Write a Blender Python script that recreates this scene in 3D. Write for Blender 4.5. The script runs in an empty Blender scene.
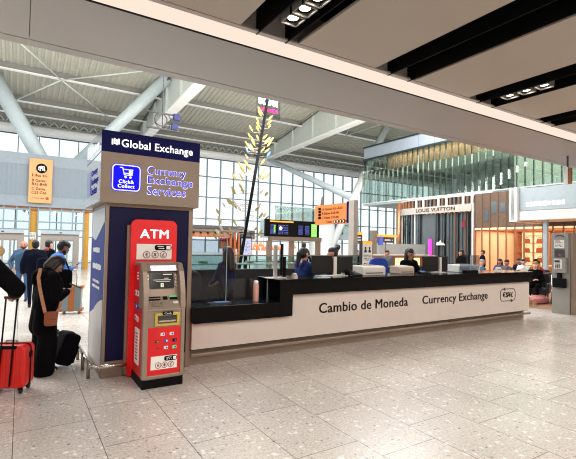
import bpy, bmesh, math, random
from mathutils import Vector, Matrix, noise
random.seed(11)
S = bpy.context.scene
COL = S.collection
PI = math.pi
V = Vector

# ------------------------------------------------------------------ materials
def lin(c):
    c = c / 255.0
    return c / 12.92 if c <= 0.04045 else ((c + 0.055) / 1.055) ** 2.4

def rgb(c):
    return (lin(c[0]), lin(c[1]), lin(c[2]), 1.0)

def mat(name, c, rough=0.5, metal=0.0, var=0.05, scale=6.0, coat=0.0, emit=None, estr=0.0, spec=0.5, bump=0.0, bscale=60.0):
    m = bpy.data.materials.new(name)
    m.use_nodes = True
    nt = m.node_tree
    b = nt.nodes['Principled BSDF']
    tc = nt.nodes.new('ShaderNodeTexCoord')
    nz = nt.nodes.new('ShaderNodeTexNoise')
    nz.inputs['Scale'].default_value = scale
    nz.inputs['Detail'].default_value = 3
    nt.links.new(tc.outputs['Object'], nz.inputs['Vector'])
    rp = nt.nodes.new('ShaderNodeValToRGB')
    a = rgb(c)
    rp.color_ramp.elements[0].position = 0.3
    rp.color_ramp.elements[1].position = 0.7
    rp.color_ramp.elements[0].color = tuple(max(0, x * (1 - var)) for x in a[:3]) + (1,)
    rp.color_ramp.elements[1].color = tuple(min(1, x * (1 + var)) for x in a[:3]) + (1,)
    nt.links.new(nz.outputs['Fac'], rp.inputs['Fac'])
    nt.links.new(rp.outputs['Color'], b.inputs['Base Color'])
    b.inputs['Roughness'].default_value = rough
    b.inputs['Metallic'].default_value = metal
    b.inputs['Specular IOR Level'].default_value = spec
    if coat:
        b.inputs['Coat Weight'].default_value = coat
        b.inputs['Coat Roughness'].default_value = 0.05
    if emit:
        b.inputs['Emission Color'].default_value = rgb(emit)
        b.inputs['Emission Strength'].default_value = estr
    if bump:
        n2 = nt.nodes.new('ShaderNodeTexNoise')
        n2.inputs['Scale'].default_value = bscale
        nt.links.new(tc.outputs['Object'], n2.inputs['Vector'])
        bp = nt.nodes.new('ShaderNodeBump')
        bp.inputs['Strength'].default_value = bump
        bp.inputs['Distance'].default_value = 0.01
        nt.links.new(n2.outputs['Fac'], bp.inputs['Height'])
        nt.links.new(bp.outputs['Normal'], b.inputs['Normal'])
    return m

def glass_mat(name, tint, refl=0.08, rough=0.02):
    m = bpy.data.materials.new(name)
    m.use_nodes = True
    nt = m.node_tree
    nt.nodes.remove(nt.nodes['Principled BSDF'])
    out = nt.nodes['Material Output']
    tr = nt.nodes.new('ShaderNodeBsdfTransparent')
    gl = nt.nodes.new('ShaderNodeBsdfGlossy')
    gl.inputs['Roughness'].default_value = rough
    tc = nt.nodes.new('ShaderNodeTexCoord')
    nz = nt.nodes.new('ShaderNodeTexNoise')
    nz.inputs['Scale'].default_value = 0.7
    nt.links.new(tc.outputs['Object'], nz.inputs['Vector'])
    rp = nt.nodes.new('ShaderNodeValToRGB')
    a = rgb(tint)
    rp.color_ramp.elements[0].color = tuple(x * 0.97 for x in a[:3]) + (1,)
    rp.color_ramp.elements[1].color = a
    nt.links.new(nz.outputs['Fac'], rp.inputs['Fac'])
    nt.links.new(rp.outputs['Color'], tr.inputs['Color'])
    fr = nt.nodes.new('ShaderNodeLayerWeight')
    fr.inputs['Blend'].default_value = 0.25
    mp = nt.nodes.new('ShaderNodeMapRange')
    mp.inputs['To Min'].default_value = refl * 0.5
    mp.inputs['To Max'].default_value = min(1.0, refl * 5)
    nt.links.new(fr.outputs['Fresnel'], mp.inputs['Value'])
    mx = nt.nodes.new('ShaderNodeMixShader')
    nt.links.new(mp.outputs['Result'], mx.inputs['Fac'])
    nt.links.new(tr.outputs[0], mx.inputs[1])
    nt.links.new(gl.outputs[0], mx.inputs[2])
    nt.links.new(mx.outputs[0], out.inputs['Surface'])
    return m

def floor_mat():
    m = bpy.data.materials.new('terrazzo_floor')
    m.use_nodes = True
    nt = m.node_tree
    N, L = nt.nodes.new, nt.links.new
    b = nt.nodes['Principled BSDF']
    tc = N('ShaderNodeTexCoord')
    # swap axes so that the brick rows (0.6 m) run away along Y
    sp = N('ShaderNodeSeparateXYZ'); L(tc.outputs['Object'], sp.inputs[0])
    cb = N('ShaderNodeCombineXYZ'); L(sp.outputs['Y'], cb.inputs['X']); L(sp.outputs['X'], cb.inputs['Y'])
    br = N('ShaderNodeTexBrick')
    br.offset = 0.32; br.offset_frequency = 2; br.squash = 1.0
    br.inputs['Scale'].default_value = 1.0
    br.inputs['Brick Width'].default_value = 0.9
    br.inputs['Row Height'].default_value = 0.6
    br.inputs['Mortar Size'].default_value = 0.0035
    br.inputs['Mortar Smooth'].default_value = 0.1
    br.inputs['Bias'].default_value = 0.0
    br.inputs['Color1'].default_value = (0.88, 0.88, 0.88, 1)
    br.inputs['Color2'].default_value = (1.0, 1.0, 1.0, 1)
    br.inputs['Mortar'].default_value = (0.28, 0.25, 0.22, 1)
    L(cb.outputs[0], br.inputs['Vector'])
    # chips: sparse irregular pale flakes over a mottled ground
    def flakes(scale, wob, wscale, lo, r0, r1):
        vo = N('ShaderNodeTexVoronoi'); vo.inputs['Scale'].default_value = scale
        nw = N('ShaderNodeTexNoise'); nw.inputs['Scale'].default_value = wscale; nw.inputs['Detail'].default_value = 3
        L(tc.outputs['Object'], nw.inputs['Vector'])
        mv = N('ShaderNodeMixRGB'); mv.blend_type = 'LINEAR_LIGHT'; mv.inputs['Fac'].default_value = wob
        L(tc.outputs['Object'], mv.inputs[1]); L(nw.outputs['Color'], mv.inputs[2]); L(mv.outputs[0], vo.inputs['Vector'])
        sc = N('ShaderNodeSeparateColor'); L(vo.outputs['Color'], sc.inputs[0])
        pick = N('ShaderNodeMath'); pick.operation = 'GREATER_THAN'; pick.inputs[1].default_value = lo; L(sc.outputs[0], pick.inputs[0])
        edge = N('ShaderNodeMapRange'); edge.inputs['From Min'].default_value = r1; edge.inputs['From Max'].default_value = r0; L(vo.outputs['Distance'], edge.inputs['Value'])
        mu = N('ShaderNodeMath'); mu.operation = 'MULTIPLY'; L(pick.outputs[0], mu.inputs[0]); L(edge.outputs['Result'], mu.inputs[1])
        return mu.outputs[0]
    ng = N('ShaderNodeTexNoise'); ng.inputs['Scale'].default_value = 45; ng.inputs['Detail'].default_value = 5; ng.inputs['Roughness'].default_value = 0.7
    L(tc.outputs['Object'], ng.inputs['Vector'])
    gr = N('ShaderNodeValToRGB')
    gr.color_ramp.elements[0].position = 0.34; gr.color_ramp.elements[0].color = rgb((178, 169, 161))
    gr.color_ramp.elements[1].position = 0.62; gr.color_ramp.elements[1].color = rgb((219, 211, 203))
    L(ng.outputs['Fac'], gr.inputs['Fac'])
    c1 = N('ShaderNodeMixRGB'); c1.inputs[2].default_value = rgb((240, 235, 228))
    L(flakes(20, 0.035, 14, 0.82, 0.22, 0.52), c1.inputs['Fac']); L(gr.outputs['Color'], c1.inputs[1])
    c2 = N('ShaderNodeMixRGB'); c2.inputs[2].default_value = rgb((228, 221, 213))
    L(flakes(60, 0.015, 40, 0.72, 0.2, 0.5), c2.inputs['Fac']); L(c1.outputs[0], c2.inputs[1])
    base = N('ShaderNodeMixRGB'); base.inputs[2].default_value = rgb((128, 120, 112))
    L(flakes(34, 0.03, 20, 0.93, 0.2, 0.45), base.inputs['Fac']); L(c2.outputs[0], base.inputs[1])
    n3 = N('ShaderNodeTexNoise'); n3.inputs['Scale'].default_value = 0.9; n3.inputs['Detail'].default_value = 6
    L(tc.outputs['Object'], n3.inputs['Vector'])
    r3 = N('ShaderNodeValToRGB')
    r3.color_ramp.elements[0].position = 0.3; r3.color_ramp.elements[0].color = (0.86, 0.85, 0.84, 1)
    r3.color_ramp.elements[1].position = 0.6; r3.color_ramp.elements[1].color = (1, 1, 1, 1)
    L(n3.outputs['Fac'], r3.inputs['Fac'])
    m1 = N('ShaderNodeMixRGB'); m1.blend_type = 'MULTIPLY'; m1.inputs['Fac'].default_value = 1
    L(base.outputs[0], m1.inputs[1]); L(r3.outputs['Color'], m1.inputs[2])
    m2 = N('ShaderNodeMixRGB'); m2.blend_type = 'MULTIPLY'; m2.inputs['Fac'].default_value = 1
    L(m1.outputs[0], m2.inputs[1]); L(br.outputs['Color'], m2.inputs[2])
    L(m2.outputs[0], b.inputs['Base Color'])
    b.inputs['Roughness'].default_value = 0.24
    b.inputs['Specular IOR Level'].default_value = 0.5
    nb = N('ShaderNodeTexNoise'); nb.inputs['Scale'].default_value = 25
    L(tc.outputs['Object'], nb.inputs['Vector'])
    bp = N('ShaderNodeBump'); bp.inputs['Strength'].default_value = 0.12; bp.inputs['Distance'].default_value = 0.01
    L(nb.outputs['Fac'], bp.inputs['Height']); L(bp.outputs['Normal'], b.inputs['Normal'])
    return m

def cladding_mat(name, c):
    """painted metal with fine vertical grooves along X"""
    m = mat(name, c, 0.5, 0.0, 0.03)
    nt = m.node_tree
    tc = [n for n in nt.nodes if n.type == 'TEX_COORD'][0]
    w = nt.nodes.new('ShaderNodeTexWave'); w.bands_direction = 'X'
    w.inputs['Scale'].default_value = 1.6
    w.inputs['Distortion'].default_value = 0.0
    nt.links.new(tc.outputs['Object'], w.inputs['Vector'])
    bp = nt.nodes.new('ShaderNodeBump'); bp.inputs['Strength'].default_value = 0.6; bp.inputs['Distance'].default_value = 0.02
    nt.links.new(w.outputs['Color'], bp.inputs['Height'])
    nt.links.new(bp.outputs['Normal'], nt.nodes['Principled BSDF'].inputs['Normal'])
    return m

M = {}
def add(key, *a, **k):
    M[key] = mat(key, *a, **k)
add('soffit', (160, 155, 152), 0.45, var=0.02, scale=1.0)
add('panel', (170, 159, 147), 0.5, var=0.02, scale=1.0)
add('black', (5, 5, 6), 0.6, spec=0.15)
add('black_gloss', (8, 8, 12), 0.08, spec=0.6, coat=0.4)
add('stone', (6, 5, 5), 0.18, spec=0.12, scale=30, var=0.3)
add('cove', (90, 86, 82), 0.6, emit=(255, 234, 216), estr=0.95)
add('bronze', (146, 128, 112), 0.4, 0.55)
add('beige', (146, 129, 114), 0.4, 0.0, spec=0.3)
add('navy', (6, 6, 72), 0.45, spec=0.1)
add('blue_side_lit', (60, 70, 225), 0.12, coat=1.0, spec=0.8)  # paler copy of the sign blue, sheen put into the colour
add('navy_side_lit', (40, 60, 120), 0.12, coat=1.0, spec=0.8)  # front navy lightened to hold the reflected daylight
add('beige_side_lit', (222, 219, 218), 0.12, coat=1.0, spec=0.8)  # front beige whitened to hold the reflected daylight
add('navy_panel', (12, 11, 56), 0.5, var=0.15, scale=60, spec=0.2)
add('fascia', (203, 189, 179), 0.45, var=0.02)
add('white', (240, 240, 238), 0.4)
add('white_letter', (250, 250, 250), 0.4, emit=(255, 255, 255), estr=0.35)
add('blue_letter', (20, 30, 215), 0.5, spec=0.1, emit=(20, 40, 255), estr=0.7)
add('blue_box', (14, 12, 200), 0.5, spec=0.1, emit=(15, 10, 255), estr=0.6)
add('dark_letter', (27, 24, 46), 0.4)
add('red', (236, 16, 28), 0.35, coat=0.3)
add('red_panel', (216, 20, 26), 0.4)
add('red_case', (205, 22, 10), 0.32, coat=0.3)
add('atm_metal', (150, 133, 118), 0.42, 0.35)
add('steel', (190, 180, 170), 0.25, 0.9)
add('gold', (205, 180, 80), 0.35, 0.4)
add('rubber', (20, 20, 20), 0.7)
add('screen', (14, 16, 16), 0.15)
add('paper', (235, 232, 225), 0.6)
add('pinkred', (170, 50, 60), 0.5)
add('green_led', (80, 200, 120), 0.4, emit=(80, 220, 120), estr=0.4)
add('icon_blue', (50, 90, 190), 0.4)
add('icon_orange', (230, 120, 30), 0.4)
add('deck', (186, 185, 174), 0.6, var=0.03)
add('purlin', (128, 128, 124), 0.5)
add('flange', (252, 252, 250), 0.45)  # flange steel whitened: light from below is put into the colour
add('girder', (205, 211, 206), 0.5)
add('tube', (190, 203, 208), 0.4)
add('tube_white', (215, 220, 220), 0.4)
add('mullion', (120, 144, 150), 0.45, 0.2)
add('mullion_dark', (40, 48, 50), 0.5)
add('ochre', (196, 142, 40), 0.5)
add('door_frame', (150, 142, 136), 0.45, 0.2)
add('header', (170, 180, 190), 0.4)
add('orange_sign', (200, 112, 58), 0.5, emit=(250, 150, 80), estr=0.25)
add('orange_sign_pale', (196, 140, 88), 0.5, emit=(250, 180, 118), estr=0.25)
add('brown_letter', (150, 80, 30), 0.5)
add('glow_blue', (70, 80, 150), 0.4, emit=(110, 125, 240), estr=0.4)
add('glow_white', (240, 240, 255), 0.4, emit=(235, 238, 255), estr=0.85)
add('glow_green', (110, 210, 60), 0.4, emit=(120, 220, 60), estr=0.8)
add('glow_orange', (250, 160, 60), 0.4, emit=(255, 160, 50), estr=0.8)
add('pink_glow', (240, 60, 190), 0.4, emit=(250, 60, 200), estr=1.0)
add('post', (140, 130, 122), 0.45, 0.3)
add('copper', (190, 110, 70), 0.35, 0.6)
add('lamp_copper', (225, 130, 85), 0.35, 0.2, emit=(255, 130, 70), estr=0.5)
add('wood', (150, 92, 55), 0.45, var=0.15, scale=12)
add('bar_dark', (72, 66, 64), 0.5)
add('teal_counter', (188, 206, 204), 0.25, coat=0.4)
add('mirror_grey', (150, 158, 162), 0.12, 0.85)
add('lv_grey', (112, 120, 124), 0.25, 0.3)
add('lv_brown', (116, 94, 78), 0.4, 0.1, var=0.12)
add('lv_white', (235, 232, 226), 0.3, 0.1)
add('lv_gold', (195, 140, 105), 0.3, 0.7)
add('orange_wall', (226, 178, 142), 0.6)
add('orange_glow', (240, 205, 160), 0.6, emit=(255, 222, 170), estr=0.95)
add('canopy', (182, 196, 203), 0.4)
add('grey_metal', (146, 142, 136), 0.45, 0.25)
add('dark_grey', (58, 57, 56), 0.5)
add('charcoal', (36, 36, 39), 0.5)
add('printer', (214, 208, 200), 0.5)
add('beige_plastic', (190, 172, 158), 0.5)
add('leaf_gold', (142, 126, 62), 0.5, var=0.25)
add('leaf_pale', (176, 166, 146), 0.5)
add('magenta', (240, 40, 130), 0.5, emit=(250, 40, 140), estr=0.5)
add('mez_band', (150, 160, 172), 0.4)
add('mez_wall', (150, 162, 155), 0.55, var=0.15, scale=3)
add('mez_wood', (186, 148, 118), 0.5, var=0.15)
add('fin_green', (120, 160, 152), 0.2, coat=0.5)
add('lounge_floor', (150, 112, 90), 0.4)
# people
add('skin_pale', (224, 172, 150), 0.5)
add('skin_tan', (188, 134, 108), 0.5)
add('skin_brown', (140, 96, 76), 0.5)
add('hair_dark', (18, 14, 14), 0.55)
add('hair_brown', (44, 24, 18), 0.5)
add('hair_grey', (150, 140, 132), 0.6)
add('hair_tan', (170, 120, 62), 0.6)
add('cloth_black', (8, 8, 11), 0.9, spec=0.1, bump=0.3)
add('cloth_navy', (12, 17, 34), 0.85, spec=0.1, bump=0.3)
add('cloth_blue', (24, 66, 168), 0.75)
add('cloth_brightblue', (30, 120, 215), 0.7)
add('cloth_lightblue', (110, 160, 215), 0.75)
add('cloth_denim', (62, 100, 140), 0.8)
add('cloth_steel', (52, 86, 118), 0.8)
add('cloth_red', (150, 24, 46), 0.8)
add('cloth_purple', (70, 58, 100), 0.8)
add('cloth_white', (232, 228, 224), 0.8)
add('cloth_grey', (80, 84, 92), 0.8)
add('cloth_pink', (214, 140, 138), 0.8, var=0.3, scale=25)
add('cloth_tan', (180, 140, 96), 0.8)
add('fur', (196, 164, 122), 0.95, bump=1.0, bscale=90)
add('leather_tan', (138, 70, 34), 0.45)
add('strap_tan', (176, 124, 92), 0.6, var=0.3, scale=50)
add('sole', (196, 172, 140), 0.7)
add('lip', (140, 62, 58), 0.5)
add('case_grey', (126, 142, 146), 0.4)
add('case_brown', (178, 102, 50), 0.45)
add('bottle_pink', (226, 168, 150), 0.35)
add('poster_blue', (20, 48, 145), 0.5, spec=0.15, var=0.2, scale=1.5)
add('poster_pale', (196, 192, 190), 0.35)
add('desk_top', (40, 46, 58), 0.12, spec=0.6, coat=0.5, var=0.3, scale=20)
add('glass_edge', (190, 205, 205), 0.2)
add('cloth_navy_bright', (14, 20, 70), 0.8)
add('clad_plain', (134, 146, 157), 0.5)
add('lv_slat', (150, 108, 80), 0.4, 0.15)
add('post_light', (172, 162, 154), 0.45, 0.1)
add('hair_bob', (30, 18, 14), 0.5)
add('wall_pale', (168, 172, 170), 0.5)
add('crown_brown', (92, 68, 54), 0.5)
add('screen_case', (36, 34, 33), 0.5, spec=0.15)
add('glow_lavender', (150, 150, 170), 0.4, emit=(222, 226, 255), estr=0.55)
add('skin_ruddy', (196, 126, 108), 0.5)
add('poster_reflection', (176, 190, 202), 0.3, coat=0.3)  # pale tone of a reflection, painted as part of the poster
add('lv_band', (204, 196, 188), 0.35, 0.15)
add('cloth_clerk', (16, 42, 112), 0.8)
add('lv_name', (150, 100, 70), 0.35, 0.5)
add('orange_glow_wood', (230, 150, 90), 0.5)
add('glow_green_matte', (120, 160, 60), 0.5)
add('bottle_mag', (190, 50, 120), 0.2)
M['board_glass'] = glass_mat('board_glass', (226, 230, 232), 0.02)
M['glass'] = glass_mat('glass', (245, 249, 250), 0.05)
M['screen_glass'] = glass_mat('screen_glass', (214, 220, 226), 0.045)
M['green_glass'] = glass_mat('green_glass', (214, 226, 221), 0.2)
M['fin_glass'] = glass_mat('fin_glass', (222, 231, 227), 0.2)
M['teal_glass'] = glass_mat('teal_glass', (222, 236, 234), 0.08)
M['floor'] = floor_mat()
M['cladding'] = cladding_mat('cladding', (122, 134, 146))

# ------------------------------------------------------------------ mesh builder
def world_loc(o):
    v = V((0, 0, 0))
    while o is not None:
        v += o.location
        o = o.parent
    return v

class MB:
    def __init__(s):
        s.v = []; s.f = []; s.m = []; s.sm = []
    def add(s, vs, fs, m=0, smooth=False):
        n = len(s.v)
        s.v += [V(v) for v in vs]
        for f in fs:
            s.f.append([i + n for i in f]); s.m.append(m); s.sm.append(smooth)
        return s
    def box(s, x0, x1, y0, y1, z0, z1, m=0):
        return s.add([(x0,y0,z0),(x1,y0,z0),(x1,y1,z0),(x0,y1,z0),(x0,y0,z1),(x1,y0,z1),(x1,y1,z1),(x0,y1,z1)],
                     [(0,3,2,1),(4,5,6,7),(0,1,5,4),(1,2,6,5),(2,3,7,6),(3,0,4,7)], m)
    def obox(s, c, size, rot, m=0):
        hx, hy, hz = size[0]/2, size[1]/2, size[2]/2
        vs = [V(c) + rot @ V((x*hx, y*hy, z*hz)) for z in (-1,1) for (x,y) in ((-1,-1),(1,-1),(1,1),(-1,1))]
        return s.add(vs, [(0,3,2,1),(4,5,6,7),(0,1,5,4),(1,2,6,5),(2,3,7,6),(3,0,4,7)], m)
    def prism(s, poly, d0, d1, axis='Y', m=0):
        """poly in the two other axes; extruded along axis between d0 and d1"""
        n = len(poly)
        def P(p, d):
            if axis == 'Y': return (p[0], d, p[1])
            if axis == 'X': return (d, p[0], p[1])
            return (p[0], p[1], d)
        vs = [P(p, d0) for p in poly] + [P(p, d1) for p in poly]
        fs = [tuple(range(n)), tuple(range(2*n-1, n-1, -1))]
        for i in range(n):
            j = (i+1) % n
            fs.append((j, i, n+i, n+j))
        return s.add(vs, fs, m)
    def tube(s, p0, p1, r0, r1=None, n=12, m=0, caps=True):
        p0, p1 = V(p0), V(p1)
        r1 = r0 if r1 is None else r1
        d = (p1 - p0)
        if d.length < 1e-6: return s
        q = d.to_track_quat('Z', 'Y').to_matrix()
        vs = []
        for (p, r) in ((p0, r0), (p1, r1)):
            for k in range(n):
                a = 2*PI*k/n
                vs.append(p + q @ V((math.cos(a)*r, math.sin(a)*r, 0)))
        s.add(vs, [(k, (k+1)%n, n+(k+1)%n, n+k) for k in range(n)], m, True)
        if caps:
            s.add(vs[:n], [tuple(range(n-1, -1, -1))], m)
            s.add(vs[n:], [tuple(range(n))], m)
        return s
    def path(s, pts, r, n=10, m=0):
        for a, b in zip(pts, pts[1:]):
            s.tube(a, b, r, r, n, m)
        for p in pts[1:-1]:
            s.sphere(p, (r, r, r), m, 8, 6)
        return s
    def sphere(s, c, r, m=0, nu=16, nv=10):
        if not isinstance(r, (tuple, list)): r = (r, r, r)
        c = V(c); vs = []; fs = []
        for j in range(nv+1):
            t = PI*j/nv
            for i in range(nu):
                a = 2*PI*i/nu
                vs.append(c + V((r[0]*math.sin(t)*math.cos(a), r[1]*math.sin(t)*math.sin(a), r[2]*math.cos(t))))
        for j in range(nv):
            for i in range(nu):
                fs.append((j*nu+i, (j+1)*nu+i, (j+1)*nu+(i+1)%nu, j*nu+(i+1)%nu))
        return s.add(vs, fs, m, True)
    def lathe(s, prof, c=(0,0,0), n=20, m=0):
        c = V(c); vs = []; fs = []
        for (r, z) in prof:
            for k in range(n):
                a = 2*PI*k/n
                vs.append(c + V((r*math.cos(a), r*math.sin(a), z)))
        for j in range(len(prof)-1):
            for k in range(n):
                fs.append((j*n+k, j*n+(k+1)%n, (j+1)*n+(k+1)%n, (j+1)*n+k))
        return s.add(vs, fs, m, True)
    def torus(s, c, R, r, rot=None, m=0, n=24, k=8):
        rot = rot or Matrix.Identity(3)
        c = V(c); vs = []; fs = []
        for i in range(n):
            a = 2*PI*i/n
            for j in range(k):
                b = 2*PI*j/k
                vs.append(c + rot @ V(((R+r*math.cos(b))*math.cos(a), (R+r*math.cos(b))*math.sin(a), r*math.sin(b))))
        for i in range(n):
            for j in range(k):
                fs.append((i*k+j, ((i+1)%n)*k+j, ((i+1)%n)*k+(j+1)%k, i*k+(j+1)%k))
        return s.add(vs, fs, m, True)
    def build(s, name, mats, parent=None, bevel=0.0, local=False, seg=2):
        if not isinstance(mats, (list, tuple)): mats = [mats]
        off = V((0,0,0)) if (local or parent is None) else world_loc(parent)
        me = bpy.data.meshes.new(name)
        me.from_pydata([v - off for v in s.v], [], s.f)
        for mm in mats: me.materials.append(M[mm] if isinstance(mm, str) else mm)
        for p, mi, sm in zip(me.polygons, s.m, s.sm):
            p.material_index = mi; p.use_smooth = sm
        bm = bmesh.new(); bm.from_mesh(me)
        bmesh.ops.remove_doubles(bm, verts=bm.verts, dist=1e-5)
        bmesh.ops.recalc_face_normals(bm, faces=bm.faces)
        bm.to_mesh(me); bm.free()
        o = bpy.data.objects.new(name, me)
        COL.objects.link(o)
        if parent is not None: o.parent = parent
        if bevel:
            b = o.modifiers.new('bevel', 'BEVEL'); b.width = bevel; b.segments = seg; b.limit_method = 'ANGLE'
        return o

def tag(o, label=None, cat=None, group=None, kind=None):
    if label: o['label'] = label
    if cat: o['category'] = cat
    if group: o['group'] = group
    if kind: o['kind'] = kind
    return o

def thing(name, label, cat, loc=(0,0,0), rz=0.0, group=None):
    o = bpy.data.objects.new(name, None)
    o.empty_display_size = 0.1
    COL.objects.link(o)
    o.location = loc; o.rotation_euler = (0, 0, rz)
    return tag(o, label, cat, group)

def struct(o, label=None):
    o['kind'] = 'structure'
    if label: o['label'] = label
    return o

def copy_tree(o, parent=None):
    c = o.copy(); COL.objects.link(c)
    if parent is not None: c.parent = parent
    for ch in list(o.children):
        copy_tree(ch, c)
    return c

FRONT = (V((1,0,0)), V((0,0,1)))          # a face that looks towards -Y
LEFT = (V((0,-1,0)), V((0,0,1)))          # a face that looks towards -X
def text(name, body, p0, w, h, m, parent, face=FRONT, depth=0.006, bold=0.0, local=False, fit=True):
    """letters whose bounding box fills w x h, lower-left corner p0"""
    cu = bpy.data.curves.new(name, 'FONT')
    cu.body = body; cu.size = 1.0; cu.resolution_u = 3
    cu.space_character = 1.05
    t = bpy.data.objects.new('tmp', cu)
    COL.objects.link(t)
    dg = bpy.context.evaluated_depsgraph_get(); dg.update()
    me = bpy.data.meshes.new_from_object(t.evaluated_get(dg))
    bpy.data.objects.remove(t); bpy.data.curves.remove(cu)
    xs = [v.co.x for v in me.vertices]; ys = [v.co.y for v in me.vertices]
    x0, x1, y0, y1 = min(xs), max(xs), min(ys), max(ys)
    fx, fz = face
    nrm = fx.cross(fz)
    off = V((0,0,0)) if local else world_loc(parent)
    p0 = V(p0) - off
    sx = w/(x1-x0); sy = h/(y1-y0)
    if bold:
        bm0 = bmesh.new(); bm0.from_mesh(me)
        geo = bm0.verts[:] + bm0.edges[:] + bm0.faces[:]
        for dx, dy in ((bold, 0), (-bold, 0), (0, bold*0.6), (0, -bold*0.6)):
            r0 = bmesh.ops.duplicate(bm0, geom=geo)
            for g in r0['geom']:
                if isinstance(g, bmesh.types.BMVert): g.co.x += dx; g.co.y += dy
        bm0.to_mesh(me); bm0.free()
        xs = [v.co.x for v in me.vertices]; ys = [v.co.y for v in me.vertices]
        x0, x1, y0, y1 = min(xs), max(xs), min(ys), max(ys)
        sx = w/(x1-x0); sy = h/(y1-y0)
    bm = bmesh.new(); bm.from_mesh(me)
    for v in bm.verts:
        v.co = p0 + fx*((v.co.x-x0)*sx) + fz*((v.co.y-y0)*sy)
    bm.normal_update()
    r = bmesh.ops.extrude_face_region(bm, geom=bm.faces[:])
    for g in r['geom']:
        if isinstance(g, bmesh.types.BMVert): g.co += nrm*depth
    bmesh.ops.recalc_face_normals(bm, faces=bm.faces)
    bm.to_mesh(me); bm.free()
    me.name = name
    me.materials.clear(); me.materials.append(M[m])
    o = bpy.data.objects.new(name, me); COL.objects.link(o)
    o.parent = parent
    return o

def strokes(mb, p0, w, h, rows, face=FRONT, depth=0.004, m=0, seed=1, density=0.75):
    """small printed strokes where the writing cannot be made out"""
    rnd = random.Random(seed); fx, fz = face; nrm = fx.cross(fz)
    rot = Matrix((fx, fz, nrm)).transposed()
    for r in range(rows):
        z = h*(1-(r+0.5)/rows); x = 0
        hh = h/rows*0.55
        while x < w*0.97:
            ww = min(w-x, hh*rnd.uniform(0.4, 1.1))
            if rnd.random() < density:
                mb.obox(V(p0)+fx*(x+ww/2)+fz*z+nrm*depth/2, (ww*0.8, hh*rnd.uniform(0.6, 1.0), depth), rot, m)
            x += ww*1.05
    return mb

def rounded(x0, x1, z0, z1, r, n=5, corners='all'):
    pts = []
    cs = [(x0+r, z0+r, PI, 'bl'), (x1-r, z0+r, 1.5*PI, 'br'), (x1-r, z1-r, 0, 'tr'), (x0+r, z1-r, 0.5*PI, 'tl')]
    for cx, cz, a0, nm in cs:
        if corners != 'all' and nm[0] not in corners:
            pts.append((x0 if nm[1] == 'l' else x1, z0 if nm[0] == 'b' else z1)); continue
        for k in range(n+1):
            a = a0 + 0.5*PI*k/n
            pts.append((cx+r*math.cos(a), cz+r*math.sin(a)))
    return pts

# ------------------------------------------------------------------ camera
yaw, pitch, roll = (math.radians(a) for a in (32.029, 2.028, 1.072))
fw = V((math.sin(yaw)*math.cos(pitch), math.cos(yaw)*math.cos(pitch), math.sin(pitch)))
ri = V((math.cos(yaw), -math.sin(yaw), 0)); up = ri.cross(fw)
r2 = ri*math.cos(roll) + up*math.sin(roll); u2 = -ri*math.sin(roll) + up*math.cos(roll)
cam = bpy.data.cameras.new('camera')
cam.sensor_width = 36; cam.lens = 426.215/576*36; cam.clip_end = 300
co = bpy.data.objects.new('camera', cam); COL.objects.link(co)
mw = Matrix((r2, u2, -fw)).transposed().to_4x4(); mw.translation = (0, 0, 1.6)
co.matrix_world = mw
S.camera = co

# ------------------------------------------------------------------ the setting
XL, XR, YB, YF = -14.0, 42.0, -9.0, 34.0
struct(MB().box(XL, XR, YB, 40, -0.2, 0).build('floor', 'floor'), 'pale speckled terrazzo floor in staggered tiles')
struct(MB().prism([(11.82, 6.42), (11.95, 5.75), (21, 3.0), (30, 3), (30, 17), (12.6, 17), (12.2, 9)], 0.0, 0.004, 'Z').build('floor_lounge', 'lounge_floor'), 'brown floor of the seating area by the shop')
struct(MB().box(XL, XR, YB-0.2, YB, 0, 5.6).build('wall_back', 'panel'))
struct(MB().box(XL-0.2, XL, YB, 8, 0, 16).build('wall_left', 'girder'))
WN = 100
for i in range(13):  # unseen glass bays added so daylight reaches left-facing surfaces
    y0 = 8+2.0*i
    wo = struct(MB().box(XL-0.1, XL, y0, y0+0.08, 0, 12).box(XL-0.1, XL, y0+0.08, y0+2.0, 0, 0.1).box(XL-0.1, XL, y0+0.08, y0+2.0, 5.4, 5.5).build('window_%d' % WN, 'mullion'), 'unseen tall glass bay added at the left end to let in daylight'); WN += 1
    MB().box(XL-0.06, XL-0.04, y0+0.08, y0+2.0, 0.1, 12).build('pane', 'glass', wo)
struct(MB().box(XR, XR+0.2, YB, YF+1, 0, 16).build('wall_right', 'girder'))
# lower ceiling: soffit beside the tall hall
mb = MB()
for a, b in ((XL, -0.004), (0.004, XR)):
    mb.box(a, b, 5.60, 7.15, 4.5, 4.9)
    mb.box(a, b, 7.175, 7.40, 4.5, 5.6)
mb.box(XL, XR, 7.1, 7.2, 4.52, 5.6)
struct(mb.build('ceiling_soffit', 'soffit'), 'flat grey soffit band along the edge of the low ceiling')
struct(MB().box(XL, XR, 5.575, 5.60, 4.497, 4.512).build('trim_1', 'black'), 'dark shadow gap along the soffit')
k = 0
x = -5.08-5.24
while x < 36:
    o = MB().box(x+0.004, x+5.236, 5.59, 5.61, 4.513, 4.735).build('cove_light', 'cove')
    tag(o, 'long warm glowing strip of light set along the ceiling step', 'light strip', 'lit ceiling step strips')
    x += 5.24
struct(MB().box(XL, XR, 5.50, 5.61, 4.735, 4.765).build('trim_2', 'soffit'), 'narrow ledge above the glowing strip')
struct(MB().box(XL, XR, 5.592, 5.61, 4.765, 5.3).build('trim_3', 'soffit'))
gaps = [(-13.4+2.62*i+0.03, -13.4+2.62*i+1.03) for i in range(0, 21)]
gaps = [(2.565+2.622*i, 2.565+2.622*i+1.01) for i in range(-6, 15)]
px = XL
for a, b in gaps:
    struct(MB().box(px, a, YB, 5.488, 4.74, 4.78).build('ceiling', 'panel'), 'plain beige ceiling panel between dark slots')
    px = b
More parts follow.
